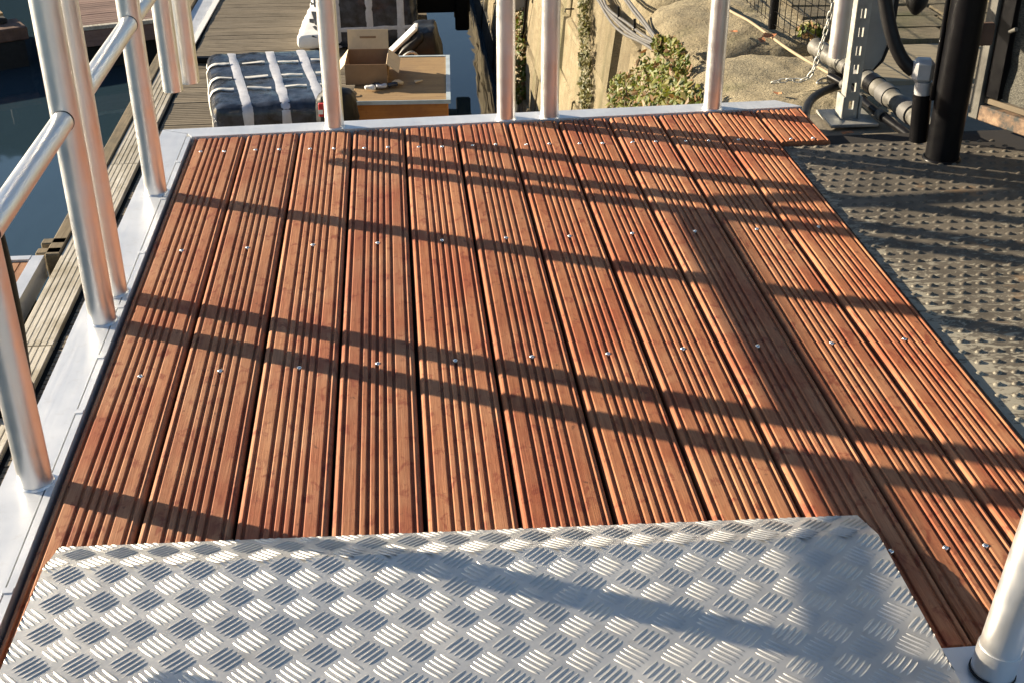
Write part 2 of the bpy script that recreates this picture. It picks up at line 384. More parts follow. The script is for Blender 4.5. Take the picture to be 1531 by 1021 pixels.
# rounded coping boulders along the edge of the quay
def boulder(name, c, h, seed, mat, parent=None, squ=3.0, amp=0.03, n=(36, 20), **k):
    m = MB(); vs = []; N, K = n
    for i in range(K+1):
        ph = -math.pi/2+math.pi*i/K
        for j in range(N):
            th = 2*math.pi*j/N
            d = Vector((math.cos(ph)*math.cos(th), math.cos(ph)*math.sin(th), math.sin(ph)))
            s = (abs(d.x)**squ+abs(d.y)**squ+abs(d.z)**squ)**(-1/squ); q = d*s
            q = Vector((q.x*h[0], q.y*h[1], q.z*h[2]))
            nz = noise.fractal(q*3.0+Vector((seed*7.1, 0, 0)), 1.0, 2.0, 5)
            vs.append(Vector(c)+q+d*(nz*amp+noise.fractal(q*16.0+Vector((seed*3.1, 2, 0)), 1.0, 2.0, 4)*amp*0.33))
    fs = [(i*N+j, i*N+(j+1)%N, (i+1)*N+(j+1)%N, (i+1)*N+j) for i in range(K) for j in range(N)]
    m.add(vs, fs, 0, True)
    return m.build(name, mat, parent, **k)
edge = empty('quay_edge', (0, 0, 0), label='row of big rounded coping stones along the top of the quay', cat='quay edge')
for k, (bx_, by_, hx_, hy_) in enumerate(((2.02,3.56,0.43,0.49),(2.07,4.50,0.43,0.46),(2.11,5.44,0.42,0.50),(2.10,6.45,0.40,0.53),(2.10,7.52,0.40,0.55),(2.10,8.65,0.40,0.58))):
    boulder('coping_stone', (bx_, by_, -0.33), (hx_, hy_, 0.255), k+1, M['coping'], edge, 4.6, 0.024, (96, 56) if k < 3 else (48, 28))
m = MB(); m.box((1.72,-2,-0.9), (2.1,14,-0.42)); m.build('backing', M['joint'], edge)

# paving behind the coping
pav = empty('paving', (0, 0, GZ), kind='structure')
PM = []
for k in range(5):
    m = MB(); rr = random.Random(k); m.cbox((-0.5,-0.5,-0.04), (0.5,0.5,0), 0.012)
    m.v = [tuple(Vector(v)+Vector((rr.uniform(-.012,.012), rr.uniform(-.012,.012), rr.uniform(-.003,.003)))) for v in m.v]
    PM.append(m.mesh('paving_stone', M['pave']))
y = 3.98
while y < 8.5:
    h = rnd.uniform(0.16, 0.22); x = 2.24+rnd.uniform(-0.12, 0.0)
    while x < 4.6:
        w = rnd.uniform(0.22, 0.36)
        link('paving_stone', PM[rnd.randrange(5)], pav, (x+w/2, y+h/2, 0.004+rnd.uniform(-.004,.004)), (rnd.uniform(-.01,.01), rnd.uniform(-.01,.01), 0), (w-0.012, h-0.012, 1))
        x += w
    y += h
m = MB(); m.cbox((2.16,3.50,-0.04), (4.4,3.95,-0.002), 0.01); m.build('slab', weathered('ribbed_slab', (0.20, 0.165, 0.105), (0.26, 0.22, 0.145), (0.32, 0.275, 0.19), 0, (0.2, 0.16, 0.1)), pav)
m = MB(); m.box((1.80,2.90,-0.30), (4.4,3.22,-0.010)); m.build('concrete_strip', M['concrete'], pav)

# ------------------------------------------------------------------ steel tread plate beside the deck
plate = empty('tread_plate', (0, 0, -0.012), label='worn black steel plate with rows of raised studs beside the deck', cat='metal plate')
m = MB()
m.prism([(1.664,-1.2),(3.6,-1.2),(3.6,2.70),(2.28,2.70),(2.12,2.80),(1.655,2.785)], -0.012, 0)
m.build('plate', M['plate'], plate)
m = MB(); m.box((1.58,-1.2,-0.45), (3.6,2.9,-0.014)); m.build('plate_support', M['under'], plate)
def stud(m, c, a, sc=1.0):
    ca, sa = math.cos(a), math.sin(a); vs = [Vector((c[0], c[1], 0.0046*sc))]
    for ring, (rr, z) in enumerate(((0.55, 0.0037), (1.0, 0.0))):
        for k in range(8):
            t = 2*math.pi*k/8; x = rr*0.0108*math.cos(t)*sc; y = rr*0.0078*math.sin(t)*sc
            vs.append(Vector((c[0]+x*ca-y*sa, c[1]+x*sa+y*ca, z*sc)))
    fs = [(0, 1+k, 1+(k+1)%8) for k in range(8)]+[(1+k, 9+k, 9+(k+1)%8, 1+(k+1)%8) for k in range(8)]
    m.add(vs, fs, 0, True)
pts = []
j = 0; y = 1.28
while y < 2.78:
    x = 1.676+(0.01825 if j % 2 else 0)
    while x < 2.75:
        if not (x > 2.28 and y > 2.68): pts.append((x, y))
        x += 0.0365
    y += 0.0415; j += 1
def inview(q):
    d = Vector((q[0], q[1], 0))-CAMPOS; z = d.dot(f_); X = d.dot(r2)/z*1845.95; Y = d.dot(u2)/z*1845.95
    return abs(X) < 775 and abs(Y) < 520, z
near = sorted([(inview(q)[1], q) for q in pts if inview(q)[0]])[:300]
ns = set(q for _, q in near); ms = MB(); stud(ms, (0, 0), 0.35); sme = ms.mesh('stud', M['plate'])
rest = MB()
for q in pts:
    if q in ns: link('stud', sme, plate, (q[0], q[1], 0))
    else: stud(rest, q, 0.35)
rest.build('studs', M['plate'], plate, kind='stuff')

# ------------------------------------------------------------------ timber deck
deck = empty('timber_deck', (0, 0, 0), label='red-brown grooved hardwood deck with an aluminium edge frame', cat='deck')
def far(x): return 2.984+0.0528*x
P = 0.15; GR = [0.016, 0.044, 0.060, 0.075, 0.090, 0.106, 0.134]; GW = 0.0034; GD = 0.0056
prof = [(0.0030, -0.026), (0.0030, -0.0090), (0.0046, -0.0044), (0.0074, -0.0014), (0.0105, 0.0)]
for g in GR:
    prof += [(g-GW-0.0013, -0.0001), (g-GW+0.0002, -0.0012), (g-GW+0.0010, -GD), (g+GW-0.0010, -GD), (g+GW-0.0002, -0.0012), (g+GW+0.0013, -0.0001)]
prof += [(P-0.0105, 0.0), (P-0.0074, -0.0014), (P-0.0046, -0.0044), (P-0.0030, -0.0090), (P-0.0030, -0.026)]
scr = MB(); scr.lathe([(0.0002,0.0016),(0.0034,0.0016),(0.0048,0.0004),(0.0048,-0.004)], n=12); scm = scr.mesh('screw', M['screw'])
for k in range(12):
    x0 = k*P; ya = 2.797 if k == 11 else 0.802
    m = MB(); n = len(prof); N = 7; vs = []
    ph = rnd.uniform(0, 6)
    for i in range(N):
        for (px, pz) in prof:
            yb = far(x0+px)-0.004+rnd.uniform(-.001,.001)*0; t = i/(N-1); yy = ya+(yb-ya)*t
            vs.append((px+0.0006*math.sin(ph+yy*2.3), yy, pz))
    m.add(vs, [(i*n+a, i*n+a+1, (i+1)*n+a+1, (i+1)*n+a) for i in range(N-1) for a in range(n-1)], 0)
    m.add(vs[:n], [tuple(range(n))], 0); m.add(vs[-n:], [tuple(range(n))[::-1]], 0)
    for i in range(N-1): pass
    b = m.build('deck_board', M['wood'], deck, loc=(x0, 0, rnd.uniform(-0.0012, 0.0006)))
    rd = [0.0, 0.05, 0.0, 0.15, 0.6, 0.75, 0.9, 0.8, 0.6, 0.75, 0.9, 0.85][k]
    vv = [1.0, 0.92, 1.04, 0.97, 1.05, 0.93, 1.0, 0.95, 1.06, 0.94, 1.03, 1.0][k]
    b.color = (1.03*vv, (1.04-0.13*rd)*vv, (1.14-0.26*rd)*vv, 1)
    if k == 11: b['label'] = 'short stub board at the far right corner'
    spots = [(0.037, 2.876-0.036*x0), (0.102, 2.874-0.036*x0)]
    if k < 11: spots += [(0.0745, 2.2245-0.0075*x0), (0.0745, 1.657), (0.043, 1.008), (0.106, 1.008)]
    for sx_, sy_ in spots:
        nearest = min(GR, key=lambda g: abs(g-sx_))
        zz = -0.0004 if abs(nearest-sx_) < GW else 0.0
        link('screw', scm, b, (sx_, sy_+rnd.uniform(-.003,.003), zz), (rnd.uniform(-.1,.1), rnd.uniform(-.1,.1), 0))
# aluminium frame: left strip with a thin lip, mitred far strip, near strip, side skirts
m = MB()
m.prism([(-0.092,0.72),(-0.018,0.72),(-0.018,3.012),(-0.092,3.052)], -0.12, 0.0035)
m.build('edge_strip', M['sheet'], deck)
m = MB(); m.box((-0.0150,0.72,-0.10), (-0.0030,2.985,0.0045))
for yy in (0.86, 1.03, 1.3, 1.52, 1.72, 1.93, 2.2, 2.52, 2.78): m.box((-0.0178,yy,-0.01), (-0.0035,yy+0.012,0.0065))
m.build('lip', M['sheet'], deck)
m = MB(); m.prism([(-0.092,3.0545),(-0.016,3.0145),(-0.0025,2.9865),(1.80,3.0815),(1.735,3.1475)], -0.12, 0.0035); m.build('edge_strip', M['sheet'], deck)
m = MB(); m.box((-0.092,0.52,-0.12), (1.66,0.717,-0.001)); m.box((-0.0020,0.7175,-0.12), (1.648,0.799,-0.002)); m.build('edge_strip', M['sheet'], deck)
m = MB(); m.box((-0.08,0.73,-0.30), (1.60,2.96,-0.034)); m.build('gap_backing', M['under'], deck)  # solid slab added under the boards so their gaps look dark

# ------------------------------------------------------------------ tread plate ramp
ramp = empty('ramp', (0, 0, 0), label='sloping aluminium tread plate ramp with raised bars in front', cat='ramp')
def rz(y): return 0.0304+(1.042-y)*0.07 if y < 1.042 else 0.003+0.0274*(1.135-y)/0.083 if y > 1.052 else 0.0304-0.0006*(y-1.042)/0.01
def ramp_right(y): return 1.283-0.06*max(0, (1.05-y))*0.8 if y < 1.05 else 1.283
cs = [1.135, 1.052, 1.034, 0.72, 0.2, -1.3]
def lipY(x): return 0.0-0.0305*(x-0.04)            # the front edge is not quite square to the boards
m = MB(); vs = []
for i, y in enumerate(cs):
    for x in (0.04, 0.35, 0.66, 0.97, 1.0):
        xx = x if x < 1 else ramp_right(y); xx = xx if x != 0.97 else 0.97
        yy = y+(lipY(xx) if i < 3 else lipY(xx)*max(0, (y+1.3)/2.334))
        vs.append((xx, yy, rz(y) if i else 0.003))
nb = 5
m.add(vs, [(i*nb+a, (i+1)*nb+a, (i+1)*nb+a+1, i*nb+a+1) for i in range(len(cs)-1) for a in range(nb-1)], 0)
dn = [(x, y, z-0.0045) for x, y, z in vs]
m.add(dn, [(i*nb+a, i*nb+a+1, (i+1)*nb+a+1, (i+1)*nb+a) for i in range(len(cs)-1) for a in range(nb-1)], 0)
rim = [i*nb for i in range(len(cs))]; rim2 = [i*nb+nb-1 for i in range(len(cs))]
for L, fl in ((list(range(nb)), 0), (rim, 1), (rim2, 0), ([(len(cs)-1)*nb+a for a in range(nb)], 1)):
    for a, b_ in zip(L[:-1], L[1:]):
        q = [vs[a], vs[b_], dn[b_], dn[a]]; m.add(q if fl else q[::-1], [(0,1,2,3)], 0)
m.build('ramp_plate', M['tread'], ramp)
m = MB(); m.box((0.10,-1.3,-0.10), (0.13,0.9,0.028)); m.box((1.16,-1.3,-0.10), (1.19,0.9,0.028)); m.build('stringer', M['sheet'], ramp)
# clusters of five raised bars, alternate ones turned by a right angle
def barmesh():
    m = MB()
    for k in range(5):
        o = (k-2)*0.0086; L = 0.0205-(0.0022 if k in (0, 4) else 0); w = 0.0025; vs = []; n = 9
        for i in range(n):
            t = -1+2*i/(n-1); ww = w*math.sqrt(max(0.0, 1-t*t))+0.0002; hh = 0.00155*math.sqrt(max(0.0, 1-t**4))
            for (q, z) in ((-1, 0), (-0.55, 0.8), (0.0, 1.0), (0.55, 0.8), (1, 0)): vs.append((t*L, o+q*ww, z*hh))
        m.add(vs, [(i*5+a, (i+1)*5+a, (i+1)*5+a+1, i*5+a+1) for i in range(n-1) for a in range(4)], 0, True)
    return m
bmm = barmesh(); bme = bmm.mesh('raised_bars', M['bar'])
cl = []
for j in range(-20, 60):
    for i in range(-1, 42):
        if (i+j) % 2: continue
        x = 0.079+i*0.03125; y = 1.1005-j*0.0340
        yl = y; y += lipY(x)
        if x < 0.03 or x > ramp_right(yl)+0.012 or yl > 1.14 or y < -0.9: continue
        turn = 1 if (j % 2) else -1
        cl.append((x, y, turn, yl))
rest = MB(); cl.sort(key=lambda q: -q[1]); nc = 0
for (x, y, t, yy) in cl:
    z = rz(yy); sl_ = -0.07 if yy < 1.042 else -0.33
    rot = Matrix.Rotation(math.atan(sl_), 4, 'X') @ Matrix.Rotation(R(45 if t < 0 else -45), 4, 'Z')
    Mx = Matrix.Translation((x, y, z)) @ rot
    cut = x < 0.058 or x > ramp_right(yy)-0.018 or yy > 1.118
    if nc < 300:
        nc += 1
        if not cut: o = link('raised_bars', bme, ramp); o.matrix_basis = Mx
        else:                                        # bars sheared off at the edge of the plate
            vs = []
            for v in bmm.v:
                q = Mx @ Vector(v); q.x = min(max(q.x, 0.0405), ramp_right(yy)-0.0008); ylm = q.y-lipY(q.x)
                if ylm > 1.1345: q.y = 1.1345+lipY(q.x); q.z = min(q.z, 0.0045)
                vs.append(q)
            cm = MB(); cm.add(vs, bmm.f, 0, True); cm.build('raised_bars', M['bar'], ramp)
    else:
        rest.add([Mx @ Vector(v) for v in bmm.v], bmm.f, 0, True)
rest.build('far_raised_bars', M['bar'], ramp, kind='stuff')

# ------------------------------------------------------------------ handrails
TR = 0.0272; RZm, RZt = 0.437, 0.95
def corner_post(x, y, z0): return [(x, y, z0), (x, y, RZt)]
def rail(label, feet, spig, direction):
    pts = [*feet]+([spig] if spig else [])
    pts = sorted(pts, key=lambda q: q[0]*direction[0]+q[1]*direction[1])
    r = empty('handrail', (feet[0][0], feet[0][1], 0.003), label=label, cat='handrail', group='aluminium handrail panels round the deck')
    L = Vector(r.location)
    def loc(p): return Vector(p)-L
    for x, y in feet:
        m = MB(); m.tube([loc((x,y,0.0035)), loc((x,y,RZt-TR*0.3))], TR, 28); p = m.build('post', M['tube'], r)
        m = MB(); m.lathe([(TR+0.0003,0.0040),(TR+0.0018,0.0022),(TR+0.0032,0.0)], c=loc((x,y,0.0036)), n=28); m.build('weld', M['tube'], p)
    if spig:
        m = MB(); m.tube([loc((*spig,0.144)), loc((*spig,RZt-TR*0.3))], TR, 28); m.build('end_post', M['tube'], r)
    for a, b in zip(pts[:-1], pts[1:]):
        A, B = Vector((*a, RZm)), Vector((*b, RZm)); d = (B-A).normalized()
        m = MB(); m.tube([loc(A+d*TR*0.85), loc(B-d*TR*0.85)], 0.0205, 24); mr = m.build('mid_rail', M['tube'], r)
        for e, sg in ((A, 1), (B, -1)):
            m = MB(); m.tube([loc(e+d*sg*(TR*0.9)), loc(e+d*sg*(TR+0.0012))], 0.0212, 24); m.build('joint_ring', M['seam'], mr)
    A, B = Vector((*pts[0], RZt)), Vector((*pts[-1], RZt)); d = (B-A).normalized()
    m = MB(); m.tube([loc(A-d*TR), loc(B+d*TR)], TR, 24); m.build('top_rail', M['tube'], r)
    return r
rail('nearest handrail panel on the left edge, partly cut by the frame', [(-0.036,1.312),(-0.036,1.879)], (-0.036,0.92), (0,1))
rail('handrail panel on the left edge ending above the far left corner', [(-0.036,2.007),(-0.036,2.573)], (-0.032,2.972), (0,1))
rail('handrail panel on the far edge in front of the wooden crate', [(0.4,3.032),(0.9,3.058)], (0.004,3.046), (1,0))
rail('handrail panel on the far edge in front of the stone wall', [(1.029,3.062),(1.525,3.091)], (1.899,3.112), (1,0))
hp = empty('handrail', (1.349,0.748,-0.001), (0, R(4.5), 0), label='single aluminium post in a clamp collar at the lower right', cat='handrail', group='aluminium handrail panels round the deck')
m = MB(); m.tube([(0,0,0.0), (0,0,0.95)], TR, 28); m.build('post', M['tube'], hp)
m = MB(); m.tube([(0,0,0.0), (0,0,0.044)], TR+0.0018, 28); cl_ = m.build('collar', M['tube'], hp)
m = MB(); m.tube([(0,0,0.0005), (0,0,0.004)], TR+0.0036, 28); m.build('gap_ring', M['seam'], cl_)
m = MB(); m.tube([(0,-0.02,0.437), (0,-1.4,0.52)], 0.0205, 20); m.build('mid_rail', M['tube'], hp)
m = MB(); m.tube([(0,0.02,0.94), (0,-1.4,1.02)], TR, 20); m.build('top_rail', M['tube'], hp)

# ------------------------------------------------------------------ pontoon below
PZ = -1.70
pont = empty('pontoon', (0, 0, PZ), label='long weathered wooden pontoon below the deck, laid with cross boards', cat='pontoon')
def grooved(L, w, th, ng, mat, name, along='x'):
    m = MB(); n = ng; prof = [(-w/2, -th), (-w/2, -0.003), (-w/2+0.003, 0)]
    for g in range(n):
        c = -w/2+w*(g+1)/(n+1); prof += [(c-0.004, 0), (c-0.0025, -0.004), (c+0.0025, -0.004), (c+0.004, 0)]
    prof += [(w/2-0.003, 0), (w/2, -0.003), (w/2, -th)]; k = len(prof)
    vs = [((-L/2 if e == 0 else L/2), q, z) for e in (0, 1) for q, z in prof]
    if along == 'y': vs = [(-q, x, z) for x, q, z in vs]
    m.add(vs, [(a+1, a, k+a, k+a+1) for a in range(k-1)]+[tuple(range(k)), tuple(range(k, 2*k))[::-1]], 0)
    return m.mesh(name, mat)
bm_ = grooved(1.97, 0.116, 0.03, 2, M['pont'], 'pontoon_board')
y = 0.4
while y < 18.5:
    link('pontoon_board', bm_, pont, (-0.11, y, rnd.uniform(-.003,.002)-0.012), (0, 0, rnd.uniform(-.003,.003)))
    y += 0.124
eb = grooved(2.42, 0.185, 0.03, 5, M['edgeboard'], 'edge_board', 'y')
for k in range(4): link('edge_board', eb, pont, (-1.218, 3.72+(k-1)*2.43, 0.004), (0, 0, rnd.uniform(-.002,.002)))
m = MB(); m.cbox((-1.40,5.97,-0.14), (-1.318,18,0.012), 0.006); m.build('edge_beam', M['edgebeam'], pont)
m = MB(); m.box((-1.31,-0.5,-0.55), (0.86,18.6,-0.045)); m.build('float', M['float'], pont)
m = MB()
for yy in (5.99, 6.12): m.cbox((-1.455,yy,-0.10), (-1.32,yy+0.07,0.012), 0.006)
m.build('cleat_block', M['edgebeam'], pont)

# landing with red-brown boards at the lower left
ld = empty('landing', (0, 0, PZ), label='small red-brown boarded landing with pale metal edging at the lower left', cat='landing')
rb = grooved(2.5, 0.13, 0.03, 2, M['reddeck'], 'landing_board', 'y')
for k in range(9): link('landing_board', rb, ld, (-1.535-k*0.136, 4.66, 0.0))
m = MB(); m.box((-1.465,3.4,-0.12), (-1.40,5.965,0.010)); m.build('edge_strip', M['sheet'], ld)
m = MB(); m.box((-2.8,5.915,-0.12), (-1.468,5.965,0.012)); m.build('edge_strip', M['sheet'], ld)
m = MB(); m.box((-2.75,3.4,-0.5), (-1.47,5.90,-0.04)); m.build('float', M['float'], ld)

# finger jetty across the water
jt = empty('jetty', (-1.42, 11.3, -1.75), (0, 0, R(19)), label='purplish boarded finger jetty on the far side of the dark water', cat='jetty')
jb = grooved(1.15, 0.14, 0.03, 1, M['jetty'], 'jetty_board')
for k in range(14): link('jetty_board', jb, jt, (-0.55, 0.12+k*0.145, rnd.uniform(-.002,.002)))
m = MB(); m.cbox((-1.13,-0.02,-0.02), (0.03,0.045,0.014), 0.004); m.build('nosing', M['edgeboard'], jt)
m = MB(); m.cbox((-1.13,-0.012,-0.17), (0.03,0.04,-0.024), 0.004); m.build('fascia', M['jetty'], jt)
m = MB(); m.box((-1.1,0.1,-0.6), (0.0,2.2,-0.04)); m.build('float', M['float'], jt)
blk = empty('mooring_beam', (-3.0, 11.15, -1.78), (0, 0, R(28)), label='rusty brown steel beam with a black cleat at the far left', cat='mooring beam')
m = MB(); m.cbox((-1.6,0,-0.12), (0.24,0.36,0.0), 0.01); m.build('beam', M['rust'], blk)
m = MB(); m.cbox((-0.05,0.20,0.0), (0.12,0.32,0.05), 0.01); m.tube([(0.03,0.26,0.0495),(0.03,0.26,0.22)], 0.028, 12); m.build('cleat', M['float'], blk)
m = MB(); m.box((-1.6,0.02,-0.55), (0.2,0.34,-0.125)); m.build('skirt', M['float'], blk)
pl = empty('boarded_float', (-3.05, 11.62, -1.72), (0, 0, R(28)), label='sunlit yellow boarded float behind the rusty beam', cat='float')
yb = grooved(2.6, 0.14, 0.03, 1, weathered('yellow_board', (0.36, 0.24, 0.10), (0.46, 0.32, 0.15), (0.52, 0.38, 0.2), 0), 'float_board')
for k in range(8): link('float_board', yb, pl, (-1.35, 0.0+k*0.145, 0))
m = MB(); m.box((-2.6,-0.04,-0.55), (-0.06,1.1,-0.035)); m.build('float', M['float'], pl)

# aluminium gangway side with a white top edge
gw = empty('gangway', (-1.165, 9.9, PZ-0.025), (0, 0, R(-1.0)), label='blue-grey aluminium gangway side with a white top edge on the pontoon', cat='gangway')
m = MB(); m.prism([(-0.17,0.0),(0.01,0.0),(0.03,3.6),(-0.17,3.6)], 0.002, 0.014); m.build('side_panel', M['sheet'], gw)
m = MB(); m.prism([(-0.02,-0.02),(0.03,-0.02),(0.05,3.6),(0.0,3.6)], 0.0145, 0.026); m.build('top_edge', M['white'], gw)
m = MB(); m.cbox((0.06,-0.26,0.022), (0.34,-0.19,0.065), 0.01); m.build('foot_bar', M['black'], gw)

# ------------------------------------------------------------------ goods on the pontoon
class RB:                                          # rounded, slightly wrinkled block; straps can follow its skin
    def __init__(s, h, r, amp=0.012, fr=7.0, seed=1, shear=0.0): s.h, s.r, s.amp, s.fr, s.seed, s.shear = h, r, amp, fr, seed, shear
    def p(s, c, off=0.0):
        h, r = s.h, s.r; inn = Vector([max(-(h[i]-r), min(h[i]-r, c[i])) for i in range(3)]); d = Vector(c)-inn
        d = d.normalized() if d.length > 1e-6 else Vector((0,0,1))
        w = noise.fractal(Vector(c)*s.fr+Vector((s.seed*3.3, s.seed, 0)), 1.0, 2.0, 4)*s.amp
        q = inn+d*(r+off+w); q.x += s.shear*q.y
        return q
    def body(s, n=(16, 22, 10)):
        m = MB(); h = s.h
        for ax in range(3):
            a, b = [(1,2),(2,0),(0,1)][ax]; na, nb_ = n[a], n[b]
            for sg in (-1, 1):
                vs = []
                for i in range(na+1):
                    for j in range(nb_+1):
                        c = [0,0,0]; c[ax] = sg*h[ax]; c[a] = -h[a]+2*h[a]*i/na; c[b] = -h[b]+2*h[b]*j/nb_; vs.append(s.p(c))
                fs = [(i*(nb_+1)+j, (i+1)*(nb_+1)+j, (i+1)*(nb_+1)+j+1, i*(nb_+1)+j+1) for i in range(na) for j in range(nb_)]
                m.add(vs, fs if sg > 0 else [f[::-1] for f in fs], 0, True)
        return m
    def strip(s, path, wdir, w, off=0.004, wob=0.0, seed=0):
        m = MB(); vs = []; rr = random.Random(seed)
        N = len(path)
        for i, c in enumerate(path):
            ww = w*(1+wob*(noise.noise(Vector((i*0.35, seed, 0)))))
            for k in range(5):
                t = -1+k/2; cc = [c[j]+wdir[j]*ww/2*t for j in range(3)]; vs.append(s.p(cc, off+(0 if abs(t) < 1 else -0.003)))
        m.add(vs, [(i*5+k, i*5+k+1, (i+1)*5+k+1, (i+1)*5+k) for i in range(N-1) for k in range(4)], 0, True)
        return m
def seg(a, b, n): return [tuple(a[j]+(b[j]-a[j])*i/n for j in range(3)) for i in range(n)]
def long_path(x0, x1, h):                          # up the front, over the top, down the back
    return seg((x0,-h[1],-h[2]), (x0,-h[1],h[2]), 8)+seg((x0,-h[1],h[2]), (x1,h[1],h[2]), 22)+seg((x1,h[1],h[2]), (x1,h[1],-h[2]), 6)
def cross_path(y, h):
    return seg((-h[0],y,-h[2]), (-h[0],y,h[2]), 8)+seg((-h[0],y,h[2]), (h[0],y,h[2]), 26)+seg((h[0],y,h[2]), (h[0],y,-h[2]), 8)
h = (0.42, 0.62, 0.225); pk = empty('wrapped_pallet', (-0.245, 7.745, PZ+0.225), (0, 0, R(3)), label='black plastic wrapped bundle with silver tape and white straps, nearest the deck', cat='wrapped bundle')
rbk = RB(h, 0.07, 0.011, 6.0, 2, -0.17*0+(-0.10)); rbk.body((24, 34, 12)).build('plastic_wrap', M['plastic'], pk)
for a, b, s_ in ((-0.205,-0.245,1), (0.03,0.02,2), (0.255,0.235,3)):
    rbk.strip(long_path(a, b, h), (1,0,0), 0.060, 0.005, 0.35, s_).build('tape', M['tape'], pk)
for yv, s_ in ((-0.29,4), (-0.03,5), (0.27,6)):
    for xa, xb in ((-0.42,-0.25), (-0.185,-0.01), (0.055,0.215), (0.28,0.42)):
        if xa < -0.4: path = seg((-h[0],yv,-0.02), (-h[0],yv,h[2]), 5)+seg((-h[0],yv,h[2]), (xb,yv,h[2]), 9)
        else: path = seg((xa,yv,h[2]), (xb,yv,h[2]), 8)
        rbk.strip(path, (0,1,0), 0.036, 0.013, 0.3, s_).build('strap', M['strap'], pk)
m = MB(); m.tube([(-0.40,0.52,0.14),(-0.47,0.50,0.16)], 0.02, 10); m.build('wrap_end', M['strap'], pk)
m = MB()
for xx in (-0.36, -0.02, 0.32): m.cbox((xx-0.05,-0.59,-0.225), (xx+0.05,0.59,-0.20), 0.005)
m.build('pallet_foot', M['edgeboard'], pk)

h = (0.42, 0.6, 0.30); p2 = empty('wrapped_pallet', (0.36, 10.52, PZ+0.30), (0, 0, R(-1)), label='second black wrapped bundle behind the open cardboard box', cat='wrapped bundle')
rb2 = RB(h, 0.06, 0.012, 6.0, 5); rb2.body((24, 30, 14)).build('plastic_wrap', M['plastic'], p2)
for a, s_ in ((-0.25,1), (0.02,2), (0.28,3)): rb2.strip(long_path(a, a+0.01, h), (1,0,0), 0.06, 0.004, 0.4, s_+9).build('tape', M['tape'], p2)
for zv, s_ in ((-0.14,4), (0.14,5)):
    rb2.strip(seg((-h[0],-h[1],zv), (h[0],-h[1],zv+0.02), 24), (0,0,1), 0.035, 0.006, 0.5, s_).build('strap', M['tape'], p2)

# white printed sack beside it
sk = empty('sack', (-0.045, 10.66, PZ+0.075), (0, 0, R(-3)), label='white plastic sack with black lettering lying beside the far bundle', cat='sack')
hs = (0.16, 0.76, 0.07); rbs = RB(hs, 0.05, 0.012, 5.5, 9); rbs.body((10, 26, 6)).build('sack_body', M['white'], sk)
Zs = 0.0
STR = [[(469,-4),(472.2,0),(472.5,10.2),(469.5,10.4),(468.6,0)], [(461.2,0),(463,0),(465.8,4.5),(469,4.7),(469,6),(463,5.2)],
       [(465,18),(473.8,18.8),(475.7,37.6),(471,37.6),(469.8,34.5),(462.8,33.6),(462.4,30.2),(470.2,31.4),(470,26.6)],
       [(467.4,40),(471.4,39.2),(475.7,43.1),(475.2,46.3),(471.4,43.9)], [(465,51.8),(467,51),(471.4,54.1),(471.8,56.5),(469.4,57.3)]]
Mi = (Matrix.Translation(sk.location) @ Matrix.Rotation(R(-3), 4, 'Z')).inverted()
for st in STR:
    pl_ = []
    for px, py in st:
        d = f_+r2*((px-765.5)/1845.95)-u2*((py-510.5)/1845.95); t = (PZ+0.15-CAMPOS.z)/d.z; q = Mi @ (CAMPOS+d*t)
        pl_.append((q.x, q.y))
    # follow the sack's skin
    m = MB(); vs = [rbs.p((x, y, hs[2]), 0.007) for x, y in pl_]; n = len(vs); c = sum(vs, Vector())/n
    m.add(vs+[v_-Vector((0,0,0.004)) for v_ in vs]+[c+Vector((0,0,0.001))], [(i,(i+1)%n,2*n) for i in range(n)]+[((i+1)%n,i,n+i,n+(i+1)%n) for i in range(n)], 0)
    m.build('lettering', M['print'], sk)
m = MB()
rag = empty('rag', (-0.14, 9.66, PZ+0.02), label='small white scrap of plastic between the sack and the near bundle', cat='scrap')
RB((0.04,0.10,0.025), 0.02, 0.012, 14, 3).body((6,8,4)).build('plastic_scrap', M['white'], rag)

# plywood crate
cr = empty('crate', (0.62, 7.79, PZ), (0, 0, R(-2.5)), label='plywood crate with a pale blue right edge behind the far railing', cat='crate')
m = MB(); m.cbox((-0.30,-0.51,0.0), (0.30,0.47,0.385), 0.006); m.build('crate_body', M['plyside'], cr)
m = MB(); m.cbox((-0.315,-0.525,0.3855), (0.315,0.485,0.40), 0.003); m.build('lid', M['ply'], cr)
be = simple('blue_grey_edging', (0.42, 0.50, 0.56), 0.5)
for a, b, nm in (((0.290,-0.53,0.4005),(0.318,0.487,0.406),'edging'), ((-0.31,0.462,0.4005),(0.289,0.487,0.406),'edging'), ((-0.316,-0.532,0.380),(0.318,-0.5255,0.4055),'edging')):
    m = MB(); m.box(a, b); m.build(nm, be, cr)
m = MB(); m.box((-0.27,-0.516,0.205), (0.27,-0.5105,0.222)); m.build('batten', M['cardlight'], cr)

# open cardboard box on the crate
cb = empty('cardboard_box', (0.385, 7.80, PZ+0.4065), (0, 0, R(-2.5)), label='open cardboard box with its flaps up standing on the plywood crate', cat='cardboard box')
w, d, hh, t = 0.138, 0.185, 0.135, 0.004
m = MB(); m.box((-w,-d,0), (w,d,t)); m.box((-w,-d,t+.0005), (w,-d+t,hh)); m.box((-w,d-t,t+.0005), (w,d,hh)); m.box((-w,-d+t+.0005,t+.0005), (-w+t,d-t-.0005,hh)); m.box((w-t,-d+t+.0005,t+.0005), (w,d-t-.0005,hh))
m.build('carton', M['card'], cb)
def flap(hinge, size, rot, mat, nm='flap'):
    m = MB(); Mx = Matrix.Translation(hinge) @ rot; m.box((-size[0]/2,0,-t/2), (size[0]/2,size[1],t/2), M=Mx); return m.build(nm, mat, cb)
bf = flap((0,d-t/2,hh+0.001), (2*w,0.13), Matrix.Rotation(R(82), 4, 'X'), M['cardlight'])
